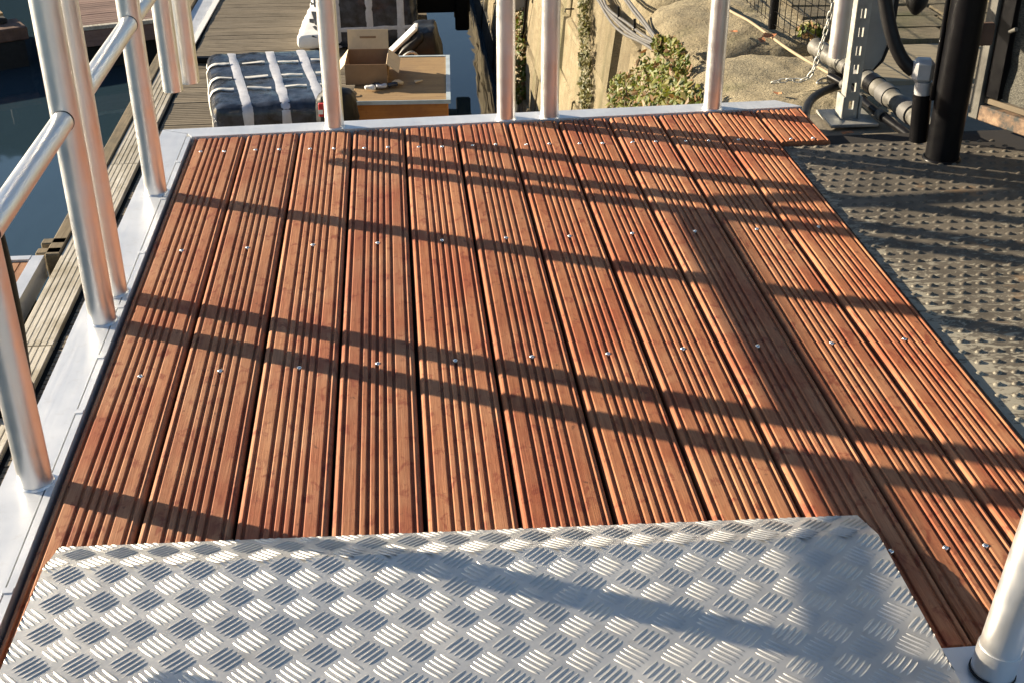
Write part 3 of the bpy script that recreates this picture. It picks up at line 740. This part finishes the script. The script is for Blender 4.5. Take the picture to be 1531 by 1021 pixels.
m = MB(); Mx = Matrix.Translation((0,d-t/2,hh+0.001)) @ Matrix.Rotation(R(82), 4, 'X'); m.box((-0.055,0.072,t/2+.0005), (0.055,0.086,t/2+.0015), M=Mx); m.build('tape_mark', M['card'], bf)
flap((-w+t/2,0,hh+0.001), (2*d-.01,0.13), Matrix.Rotation(R(90), 4, 'Z') @ Matrix.Rotation(R(-50), 4, 'X'), M['cardlight'])
flap((w-t/2,0,hh+0.001), (2*d-.01,0.10), Matrix.Rotation(R(-90), 4, 'Z') @ Matrix.Rotation(R(-38), 4, 'X'), M['cardlight'])
paper = empty('packing_paper', (0.36, 7.76, PZ+0.45), label='crumpled pale packing paper inside the open cardboard box', cat='packing paper')
RB((0.05,0.04,0.035), 0.03, 0.02, 18, 4).body((7,7,6)).build('paper', simple('lilac_paper', (0.62, 0.60, 0.70), 0.7), paper)
lt = empty('loose_papers', (0.45, 7.50, PZ+0.412), (0,0,R(8)), label='small heap of blue and white scraps in front of the cardboard box', cat='scraps')
for k, (xx, yy, c_) in enumerate(((-0.05,0.0,M['white']), (0.03,0.015,M['tape']), (0.10,0.03,M['plastic']), (0.0,0.05,M['plastic']), (0.14,0.07,M['cardlight']))):
    RB((0.035,0.022,0.012), 0.01, 0.01, 22, k).body((6,5,3)).build('scrap', c_, lt, loc=(xx,yy,0.012))
chip = empty('wood_chip', (0.72, 7.64, PZ+0.408), (0,0,0.5), label='small pale wood offcut lying on the crate lid', cat='offcut')
m = MB(); m.prism([(-0.03,-0.012),(0.035,0.0),(-0.02,0.022)], 0, 0.008); m.build('offcut', M['cardlight'], chip)

# black cap-like bag with a red label, beside the near bundle
bg = empty('black_bag', (0.205, 6.97, PZ+0.45), label='rounded black bag with a red and white label left of the crate', cat='bag')
RB((0.125,0.10,0.14), 0.09, 0.014, 8, 6).body((12,12,12)).build('bag_body', M['blackmatte'], bg)
m = MB(); m.cbox((-0.107,-0.118,0.0), (-0.05,-0.085,0.08), 0.004); lb = m.build('label_patch', M['red'], bg)
m = MB(); m.box((-0.109,-0.1205,0.018), (-0.080,-0.1185,0.045)); m.build('label_mark', M['white'], lb)
stool = empty('trestle', (0.21, 6.97, PZ), label='pale wooden trestle legs under the black bag', cat='trestle')
for sx_ in (-1, 1):
    for sy_ in (-1, 1):
        m = MB(); m.tube([(sx_*0.12, sy_*0.1, 0.0), (sx_*0.05, sy_*0.07, 0.29)], 0.013, 8); m.build('leg', M['edgeboard'], stool)
m = MB(); m.cbox((-0.09,-0.1,0.291), (0.09,0.1,0.306), 0.004); m.build('top', M['edgeboard'], stool)

# black holdall with a white panel, behind the crate
hb = empty('holdall', (0.70, 8.62, PZ+0.26), (0, R(0), R(-4)), label='black holdall with a bright white side panel behind the crate', cat='holdall')
RB((0.095,0.19,0.27), 0.05, 0.016, 7, 8).body((10,14,16)).build('holdall_body', M['blackmatte'], hb, loc=(0.125,0.02,0.0), rot=(0, R(-9), 0))
RB((0.13,0.15,0.12), 0.045, 0.016, 8, 12).body((12,12,12)).build('side_pocket', M['blackmatte'], hb, loc=(-0.06,-0.04,-0.10))
RB((0.17,0.10,0.035), 0.03, 0.010, 9, 14).body((16,10,6)).build('top_flap', M['blackmatte'], hb, loc=(-0.035,-0.09,0.12), rot=(0, R(-43), 0))
m = MB(); Mx = Matrix.Translation((-0.065,-0.09,0.165)) @ Matrix.Rotation(R(-43), 4, 'Y'); m.cbox((-0.16,-0.07,0.0), (0.17,0.07,0.03), 0.012, M=Mx); m.build('white_panel', M['white'], hb)
m = MB(); m.tube(bez((-0.13,-0.20,0.02), (-0.02,-0.23,0.14), (0.03,-0.23,0.20), (0.08,-0.2,0.02), 14), 0.011, 8); m.build('handle', M['galv'], hb)
m = MB(); m.lathe([(0.0005,0.02),(0.014,0.015),(0.016,0.0)], n=10, M=Matrix.Translation((-0.03,-0.195,0.01)) @ Matrix.Rotation(R(90),4,'X')); m.build('buckle', M['strap'], hb)

# black steel mooring bracket and fender, by the wall
mb = empty('mooring_bracket', (0.87, 11.0, -1.62), label='black steel bracket with a hanging fender between pontoon and quay wall', cat='mooring bracket')
m = MB(); m.cbox((-0.25,-0.06,-0.05), (0.40,0.10,0.085), 0.01); m.build('arm', M['black'], mb)
m = MB(); m.cbox((0.26,-0.10,-0.21), (0.39,-0.062,0.9), 0.015); m.cbox((0.26,0.102,-0.15), (0.40,0.14,0.9), 0.015); m.build('guide', M['black'], mb)
m = MB(); m.tube([(0.325,0.02,-0.17),(0.325,0.02,-0.055)], 0.05, 14); m.tube([(0.325,0.02,0.09),(0.325,0.02,1.3)], 0.05, 14); m.build('fender', M['blackmatte'], mb)
m = MB(); m.cbox((-0.25,-0.05,-0.25), (-0.12,0.1,-0.052), 0.01); m.build('plate', M['black'], mb)

# black rounded pedestal at the left, half hidden by the first posts
pd = empty('pedestal', (-1.235, 4.43, PZ+0.006), label='glossy black rounded service pedestal on the pontoon at the far left', cat='pedestal')
m = MB(); m.lathe([(0.15,0.0),(0.15,0.05),(0.135,0.06),(0.15,0.12),(0.165,0.35),(0.17,0.6),(0.165,0.78),(0.14,0.92),(0.09,1.0),(0.0005,1.02)], n=28); m.build('pedestal_body', M['black'], pd)
m = MB()
for k in range(4): m.cbox((0.05,-0.165-0.004,0.2+k*0.16), (0.12,-0.14,0.27+k*0.16), 0.006)
m.build('outlet', M['greybox'], pd)

# ------------------------------------------------------------------ things on the quay, right
bp = empty('black_post', (2.062, 2.655, -0.012), label='thick round black steel post standing on the studded plate', cat='post')
m = MB(); m.tube([(0,0,0.0),(0,0,2.4)], 0.0445, 28); m.build('post', M['black'], bp)
m = MB(); m.lathe([(0.047,0.006),(0.050,0.005),(0.052,0.0)], n=28); m.build('foot_ring', M['black'], bp)
m = MB(); m.cbox((0.035,0.03,0.3), (0.10,0.05,0.36), 0.004); m.build('hinge_lug', M['rust'], bp)
m = MB(); m.tube([(-0.046,0.02,0.16),(-0.052,0.02,1.2)], 0.007, 8); m.build('stay', M['black'], bp)

cd = empty('conduit', (1.995, 2.72, -0.012), label='black conduit with a grey fitting strapped to the black post', cat='conduit')
m = MB(); m.tube([(0.022,0,0.03),(0.012,0,0.17)], 0.025, 18); m.build('riser', M['black'], cd)
m = MB(); m.tube([(0.010,-0.005,0.165),(0.008,-0.005,0.20)], 0.023, 18); m.cbox((-0.026,-0.026,0.197), (0.030,0.022,0.262), 0.012, M=Matrix.Rotation(R(-14),4,'Z')); m.build('fitting', M['greymetal'], cd)
m = MB(); m.tube(bez((-0.02,0.01,0.225), (-0.09,0.03,0.27), (-0.11,0.05,0.40), (-0.16,0.08,0.62), 18), 0.0185, 16); m.build('hose', M['blackmatte'], cd)

st = empty('perforated_strut', (1.965, 3.136, GZ), label='galvanised perforated channel post bolted to a square base plate', cat='post')
m = MB(); m.cbox((-0.075,-0.075,0.0), (0.075,0.075,0.010), 0.002); m.build('base_plate', M['galv'], st)
m = MB()
m.box((-0.021,-0.0215,0.0105), (-0.008,-0.019,1.4)); m.box((0.008,-0.0215,0.0105), (0.021,-0.019,1.4))
zz = 0.0105
for k in range(24):
    m.box((-0.0078,-0.0213,zz), (0.0078,-0.0192,zz+0.028)); zz += 0.056
m.box((-0.0212,-0.0187,0.0105), (-0.019,0.021,1.4)); m.box((0.019,-0.0187,0.0105), (0.0212,0.021,1.4))
m.build('channel', M['galv'], st)
m = MB(); m.cbox((0.024,-0.03,0.0105), (0.030,0.03,0.08), 0.001); m.build('bracket', M['galv'], st)
m = MB(); m.cbox((-0.030,-0.03,0.0105), (-0.024,0.03,0.08), 0.001); m.build('bracket', M['galv'], st)

bx = empty('meter_box', (2.04, 3.24, 0.075), label='grey enclosure with black rubber edge fixed behind the perforated post', cat='enclosure')
m = MB(); prof_ = [(-0.048,0.0),(0.012,0.0),(0.034,0.03),(0.046,0.08),(0.048,0.14),(0.048,0.9),(-0.048,0.9)]
m.prism(prof_, -0.045, 0.04, M=Matrix.Rotation(R(90),4,'X')); m.build('case', M['greybox'], bx)
prof2 = [(0.013,-0.004),(0.040,0.025),(0.056,0.078),(0.060,0.14),(0.060,0.9),(0.0485,0.9),(0.0485,0.14),(0.0465,0.08),(0.0345,0.03)]
m = MB(); m.prism(prof2, -0.06, 0.045, M=Matrix.Rotation(R(90),4,'X')); m.build('edge_seal', M['blackmatte'], bx)

dc = empty('ground_pipe', (2.045, 3.55, GZ), label='dull grey taped pipe lying along the ground behind the perforated post', cat='pipe')
L = [(-0.03,0.10,0.085), (-0.008,0.0,0.078), (0.018,-0.11,0.072), (0.042,-0.24,0.066), (0.062,-0.42,0.058), (0.085,-0.68,0.050)]
pp = spline(L, 8); m = MB(); m.tube(pp, 0.030, 18, rs=[0.029+0.0022*math.sin(i*1.9) for i in range(len(pp))]); m.build('pipe_run', M['ductgrey'], dc)
for k, mm_ in ((17, M['black']), (25, M['black']), (21, M['cable']), (29, M['cable']), (34, M['cable'])):
    m = MB(); m.tube([pp[k], pp[k+2]], 0.0335, 18); m.build('tape_band', mm_, dc)
pp2 = [Vector((-0.052+0.006*math.sin(i*.3), -0.03, -0.030))+p for i, p in enumerate(pp[14:])]
th = empty('thin_pipe', (2.045, 3.55, GZ), label='thin black pipe lying along the ground beside the taped pipe', cat='pipe')
m = MB(); m.tube(pp2, 0.013, 12); m.build('pipe', M['black'], th)
for k in (5, 12, 18):
    m = MB(); m.tube([pp2[k], pp2[k+1]], 0.017, 12); m.build('coupling', M['ductgrey'], th)
sb = empty('pipe_stub', (2.05, 3.50, GZ), label='short black pipe stub standing under the upper end of the taped pipe', cat='pipe')
m = MB(); m.tube([(0,0,0.0),(0,0,0.055)], 0.030, 18); m.build('stub', M['blackmatte'], sb)

lh = empty('black_hose', (1.80, 3.08, 0), label='thick black hose looping from the stub board to the perforated post', cat='hose')
m = MB(); m.tube(spline([(0.005,-0.06,-0.07),(0.02,0.02,-0.035),(0.065,0.13,-0.03),(0.125,0.225,-0.034),(0.20,0.305,-0.04),(0.28,0.36,-0.045),(0.36,0.37,-0.047)], 8), 0.0135, 14); m.build('hose', M['blackmatte'], lh)

# chain: links alternate
chn = empty('chain', (1.955, 3.50, 0), label='galvanised chain hanging beside the pale pipe and lying on the coping', cat='chain')
lk = MB(); ring = []
for i in range(12):
    a = 2*math.pi*i/12; ring.append((0.007*math.sin(a), 0, (0.011*math.cos(a)+(0.005 if math.cos(a) > 0 else -0.005))))
lk.tube(ring+[ring[0], ring[1]], 0.0026, 6, caps=False); lkm = lk.mesh('chain_link', M['galv'])
path = spline([(0.055,0.0,0.75),(0.05,0.0,0.40),(0.045,-0.01,0.20),(0.025,-0.01,0.06),(0.005,-0.01,-0.02),(-0.02,0.0,-0.048),(-0.06,0.02,-0.052),(-0.12,0.035,-0.066)], 30)
acc = 0.0; last = path[0]; k = 0
for a, b in zip(path[:-1], path[1:]):
    acc += (b-a).length
    if acc > 0.0235:
        acc = 0; q = (b-a).normalized().to_track_quat('Z', 'Y') @ Matrix.Rotation(R(45+90*(k % 2)), 3, 'Z').to_quaternion()
        o = link('chain_link', lkm, chn, b); o.rotation_mode = 'QUATERNION'; o.rotation_quaternion = q; k += 1
m = MB(); m.tube(spline([(0.06,-0.02,-0.055),(0.02,-0.03,-0.05),(0.06,0.02,-0.05),(0.10,0.0,-0.055)], 6), 0.004, 8); m.build('shackle', M['galv'], chn)

# wire mesh fence
fn = empty('wire_fence', (0, 0, GZ), label='black wire mesh fence behind the coping stones', cat='fence')
A, B = Vector((2.03,4.20,0)), Vector((2.10,3.62,0)); C_ = Vector((1.98,6.9,0))
m = MB(); m.tube([A, A+Vector((0,0,1.3))], 0.017, 14); m.build('fence_post', M['black'], fn)
m = MB(); m.tube([C_, C_+Vector((0,0,1.3))], 0.017, 14); m.build('fence_post', M['black'], fn)
m = MB()
for (P0, P1) in ((A, B), (A, C_)):
    n = int((P1-P0).length/0.05)
    for i in range(1, n+1):
        q = P0.lerp(P1, i/n); m.tube([q+Vector((0,0,0.01)), q+Vector((0,0,1.25))], 0.0016, 5, caps=False)
    for k in range(26):
        z_ = 0.02+k*0.05; m.tube([P0+Vector((0,0,z_)), P1+Vector((0,0,z_))], 0.0014, 5, caps=False)
m.build('mesh', M['black'], fn, kind='stuff')
gc = empty('ground_cable', (0, 0, 0), label='thin pale cable running along the coping under the mesh fence', cat='cable')
m = MB(); m.tube(spline([(1.86,5.2,-0.075),(1.925,4.53,-0.06),(1.96,4.28,-0.052),(1.99,4.10,-0.06),(2.0,3.85,-0.05),(2.035,3.60,-0.045),(2.06,3.45,-0.04)], 8), 0.0055, 8); m.build('cable', simple('tan_cable', (0.30, 0.24, 0.15), 0.7), gc)
for x, y, a, lb_ in ((1.975,4.06,0.3,'orange brown dry leaf at the foot of the thin fence post'), (1.93,4.00,1.2,'pale curled dry leaf on the coping beside the cable')):
    lf = MB(); lf.add([(-0.03,0,0.004),(-0.01,0.016,0.014),(0.018,0.012,0.01),(0.034,0,0.016),(0.016,-0.014,0.012),(-0.012,-0.015,0.006),(0,0,0.002)], [(i,(i+1)%6,6) for i in range(6)])
    o = lf.build('dry_leaf', M['terra'], loc=(x, y, -0.058), rot=(0.2,0.1,a)); tag(o, lb_, 'leaf')

rl = random.Random(12)
for x, y, z, lb_ in ((1.83,3.42,-0.068,'tiny crisp leaf on the nearest coping stone beside the deck corner'), (2.02,3.92,-0.068,'tiny brown leaf on the coping just below the cable'), (1.93,3.02,-0.066,'tiny brown leaf on the concrete between stub board and perforated post'), (1.88,4.2,-0.072,'tiny brown leaf on the second coping stone right of the ivy')):
    lf = MB(); q = [(rl.uniform(.7,1.2)*a, rl.uniform(.7,1.2)*b, rl.uniform(0,.009)) for a, b in ((-.02,0),(-.008,.011),(.012,.009),(.024,0),(.011,-.010),(-.008,-.010))]
    lf.add(q+[(0,0,0.001)], [(i,(i+1)%6,6) for i in range(6)])
    o = lf.build('dry_leaf', M['terra'], loc=(x, y, z), rot=(rl.uniform(-.2,.2), rl.uniform(-.2,.2), rl.uniform(0,6))); tag(o, lb_, 'leaf', 'small dry leaves on the quay')

# gate at the far right
gt = empty('gate', (2.262, 2.93, 0.01), (0, 0, R(-64)), label='black gate with rusty frame and dark fabric mesh at the right edge', cat='gate')
m = MB(); m.cbox((0.0,-0.018,0.0), (0.035,0.018,1.6), 0.003); m.build('stile', simple('worn_grey_steel', (0.13, 0.125, 0.11), 0.55, 0.2, 0.4, 14, 0.3), gt)
rm = NT('rusty_rail'); co_ = rm.coord(); rm.bump(rm.noise(co_, 40, 4), 0.3, 0.003)
rm.set(rm.ramp(rm.noise(co_, 16, 6, 0.7), [(0.44, (0.045, 0.048, 0.045)), (0.54, (0.17, 0.11, 0.07)), (0.68, (0.36, 0.24, 0.15))]), 0.7)
m = MB(); m.cbox((0.0355,-0.018,0.0), (1.2,0.018,0.045), 0.003); m.build('bottom_rail', rm.m, gt)
m = MB(); m.cbox((0.0355,-0.004,0.05), (1.2,0.022,0.066), 0.002); m.build('inner_rail', simple('tan_steel', (0.16, 0.125, 0.08), 0.7), gt)
m = MB(); m.cbox((0.0375,-0.008,0.07), (0.085,0.03,1.6), 0.002); m.build('inner_stile', M['black'], gt)
m = MB(); vs = []; NX, NZ = 60, 80
for i in range(NX+1):
    for j in range(NZ+1):
        x = 0.086+1.1*i/NX; z = 0.068+1.5*j/NZ
        yv = 0.012+0.004*math.sin(x*70+3*noise.noise(Vector((x*6,z*6,0))))+0.010*noise.fractal(Vector((x*5,z*8,1)), 1, 2, 4); vs.append((x, yv, z))
m.add(vs, [(i*(NZ+1)+j, (i+1)*(NZ+1)+j, (i+1)*(NZ+1)+j+1, i*(NZ+1)+j+1) for i in range(NX) for j in range(NZ)], 0, True)
fm = NT('dark_mesh_fabric'); co_ = fm.coord((1, 1, 1)); wv = fm.noise(fm.coord((60, 60, 240)), 2.0, 3)
fm.bump(fm.noise(fm.coord((90, 90, 200)), 1.8, 3), 0.7, 0.006); fm.set(fm.ramp(wv, [(0.35, (0.035, 0.034, 0.028)), (0.65, (0.13, 0.125, 0.10))]), 0.75)
m.build('fabric', fm.m, gt)
m = MB(); m.tube([(0.09,-0.02,0.27),(0.115,-0.028,0.285)], 0.006, 8); m.build('latch', M['ductgrey'], gt)

# hanging black float
fl = empty('hanging_float', (2.245, 3.4, 0.235), label='black teardrop float hanging in front of the paving at the top', cat='float')
m = MB(); m.lathe([(0.0005,-0.050),(0.012,-0.044),(0.032,-0.018),(0.036,0.005),(0.033,0.03),(0.02,0.05),(0.008,0.06),(0.0005,0.062)], n=20); m.build('float_body', M['blackmatte'], fl)
m = MB(); m.tube([(0,0,0.06),(0,0,1.2)], 0.004, 8); m.build('line', M['blackmatte'], fl)

# ------------------------------------------------------------------ cables, irons and plants on the wall
def onwall(y, z, off=0.0): return Vector((BOTX+(TOPX-BOTX)/2.0*(z+2.1)-0.02-off, y, z))
wc = empty('wall_cables', (0, 0, 0), label='bundle of grey cables sagging along the top of the stone wall', cat='cables')
BP = [(6.6,-0.27),(5.90,-0.285),(5.651,-0.29),(5.496,-0.301),(5.254,-0.288),(4.977,-0.255),(4.688,-0.213),(4.429,-0.175),(4.308,-0.16)]
for k in range(4):
    o = 0.012+0.006*(k % 2); sg_ = math.sin
    m = MB(); m.tube(spline([onwall(y, z+0.016-0.013*k+0.006*sg_(i*1.7+k), o) for i, (y, z) in enumerate(BP)], 8), 0.0062, 8); m.build('cable', M['cable'], wc)
wc2 = empty('wall_cables', (0, 0, 0), label='single pair of grey cables above the sagging bundle on the wall', cat='cables')
BP = [(5.5,-0.16),(5.066,-0.15),(4.903,-0.147),(4.707,-0.14),(4.529,-0.14),(4.359,-0.145)]
for k in range(2):
    m = MB(); m.tube(spline([onwall(y, z-0.014*k+0.003*math.sin(i*1.3+k), 0.012) for i, (y, z) in enumerate(BP)], 8), 0.006, 8); m.build('cable', M['cable'], wc2)
for y, z, lb_ in ((6.62,-0.577,'iron bracket high on the wall left of the moss streak'), (5.063,-0.531,'iron bracket on the wall just above the ivy'), (5.18,-0.245,'iron spike holding the sagging cable bundle'), (4.807,-0.205,'iron spike between the two runs of cable')):
    m = MB()
    if 'spike' in lb_: m.tube([onwall(y, z-0.03, 0.012), onwall(y, z+0.035, 0.022)], 0.006, 8)
    else: a = onwall(y, z, -0.02); b = onwall(y, z, 0.03); m.tube([a, b, b+Vector((-0.004,0,-0.018))], 0.0045, 8)
    o = m.build('wall_bracket', M['black']); tag(o, lb_, 'bracket', 'iron brackets in the wall')
jb_ = empty('junction_box', onwall(8.85, -1.02, 0.06), label='grey junction box with a looping cable on the wall behind the far posts', cat='junction box')
m = MB(); m.cbox((-0.08,-0.10,-0.10), (0.07,0.10,0.10), 0.01); m.build('box', M['greybox'], jb_)
m = MB(); m.tube(spline([(-0.05,-0.05,-0.10),(-0.06,-0.05,-0.22),(-0.03,-0.12,-0.30),(0.02,-0.22,-0.28),(0.04,-0.3,-0.15),(0.05,-0.36,0.05)], 8), 0.010, 10); m.build('loop_cable', M['black'], jb_)

def leafcloud(name, label, centers, n, size, mat, parent=None):
    rr = random.Random(len(label)*3+n); m = MB()
    for k in range(n):
        c, h = centers[rr.randrange(len(centers))]
        while True:
            d = Vector((rr.uniform(-1,1), rr.uniform(-1,1), rr.uniform(-1,1)))
            if 0.25 < d.length < 1: break
        pnt = Vector(c)+Vector((d.x*h[0], d.y*h[1], d.z*h[2])); s_ = size*rr.choice((0.5, 0.7, 0.9, 1.1, 1.45))*rr.uniform(0.85, 1.15)
        nrm = Vector((-0.7+rr.gauss(0,.5), -0.25+rr.gauss(0,.5), 0.5+rr.gauss(0,.5))).normalized(); a = nrm.orthogonal().normalized(); b = nrm.cross(a)
        an = rr.uniform(0, 6.28); a, b = a*math.cos(an)+b*math.sin(an), b*math.cos(an)-a*math.sin(an)
        up = nrm*s_*0.18
        m.add([pnt-a*s_, pnt-a*s_*0.3+b*s_*0.62-up, pnt+a*s_*0.5+b*s_*0.45-up, pnt+a*s_, pnt+a*s_*0.5-b*s_*0.45-up, pnt-a*s_*0.3-b*s_*0.62-up], [(0,5,3),(0,3,1),(1,3,2),(5,4,3)], 0, False)
    return m
iv = empty('ivy', onwall(4.3, -0.5), label='yellow-green ivy bush growing from the wall below the coping stones', cat='ivy')
LO = Vector(iv.location)
cen = [(onwall(4.62,-0.47,0.04)-LO, (0.07,0.24,0.11)), (onwall(4.25,-0.30,0.04)-LO, (0.07,0.24,0.14)), (onwall(3.90,-0.20,0.05)-LO, (0.07,0.22,0.13)), (onwall(3.62,-0.20,0.05)-LO, (0.06,0.20,0.12)), (onwall(4.32,-0.15,0.02)-LO, (0.02,0.04,0.04)), (onwall(3.55,-0.16,0.07)-LO, (0.06,0.14,0.10)), (onwall(4.75,-0.55,0.03)-LO, (0.05,0.30,0.12)), (onwall(4.45,-0.60,0.05)-LO, (0.06,0.40,0.14)), (onwall(4.1,-0.40,0.06)-LO, (0.09,0.45,0.16)), (onwall(4.85,-0.53,0.02)-LO, (0.03,0.20,0.09)), (onwall(3.85,-0.36,0.06)-LO, (0.09,0.4,0.14)), (onwall(4.0,-0.10,0.02)-LO, (0.02,0.22,0.05))]
leafcloud('leaves', 'ivy', cen, 6000, 0.0115, M['leaf']).build('foliage', M['leaf'], iv, kind='stuff')
m = MB(); rr = random.Random(3)
for k in range(16):
    a = onwall(rr.uniform(3.8,4.6), rr.uniform(-0.75,-0.5), 0.01)-LO; b = a+Vector((rr.uniform(-.08,-.03), rr.uniform(-.2,.2), rr.uniform(.1,.26))); m.tube(bez(a, a+Vector((-.05,0,.1)), b-Vector((0,0,.1)), b, 6), 0.004, 6)
m.build('stem', M['joint'], iv)
mo = empty('wall_plant', onwall(6.0, -0.8), label='straggling moss and creeper streak hanging down the wall', cat='creeper')
LO = Vector(mo.location)
cen = [(onwall(6.15-0.12*k+rnd.uniform(-.05,.05), -0.40-0.13*k, 0.015)-LO, (0.03,0.10+0.012*k,0.10)) for k in range(8)]
leafcloud('leaves', 'moss streak', cen, 2400, 0.0115, M['moss']).build('foliage', M['moss'], mo, kind='stuff')
mo2 = empty('wall_plant', onwall(8.6, -1.25), label='bright moss tuft under the junction box on the wall', cat='creeper')
LO = Vector(mo2.location)
cen = [(onwall(8.75-0.1*k, -1.15-0.09*k, 0.02)-LO, (0.05,0.09,0.07)) for k in range(6)]
leafcloud('leaves', 'moss tuft', cen, 700, 0.018, M['leaf']).build('foliage', M['leaf'], mo2, kind='stuff')
wd = empty('weed', (2.14, 4.08, GZ), label='small green weed in a joint behind the wire mesh', cat='weed')
leafcloud('leaves', 'weed', [(Vector((0,0,0.02)), (0.05,0.05,0.025))], 60, 0.018, M['leaf']).build('foliage', M['leaf'], wd, kind='stuff')
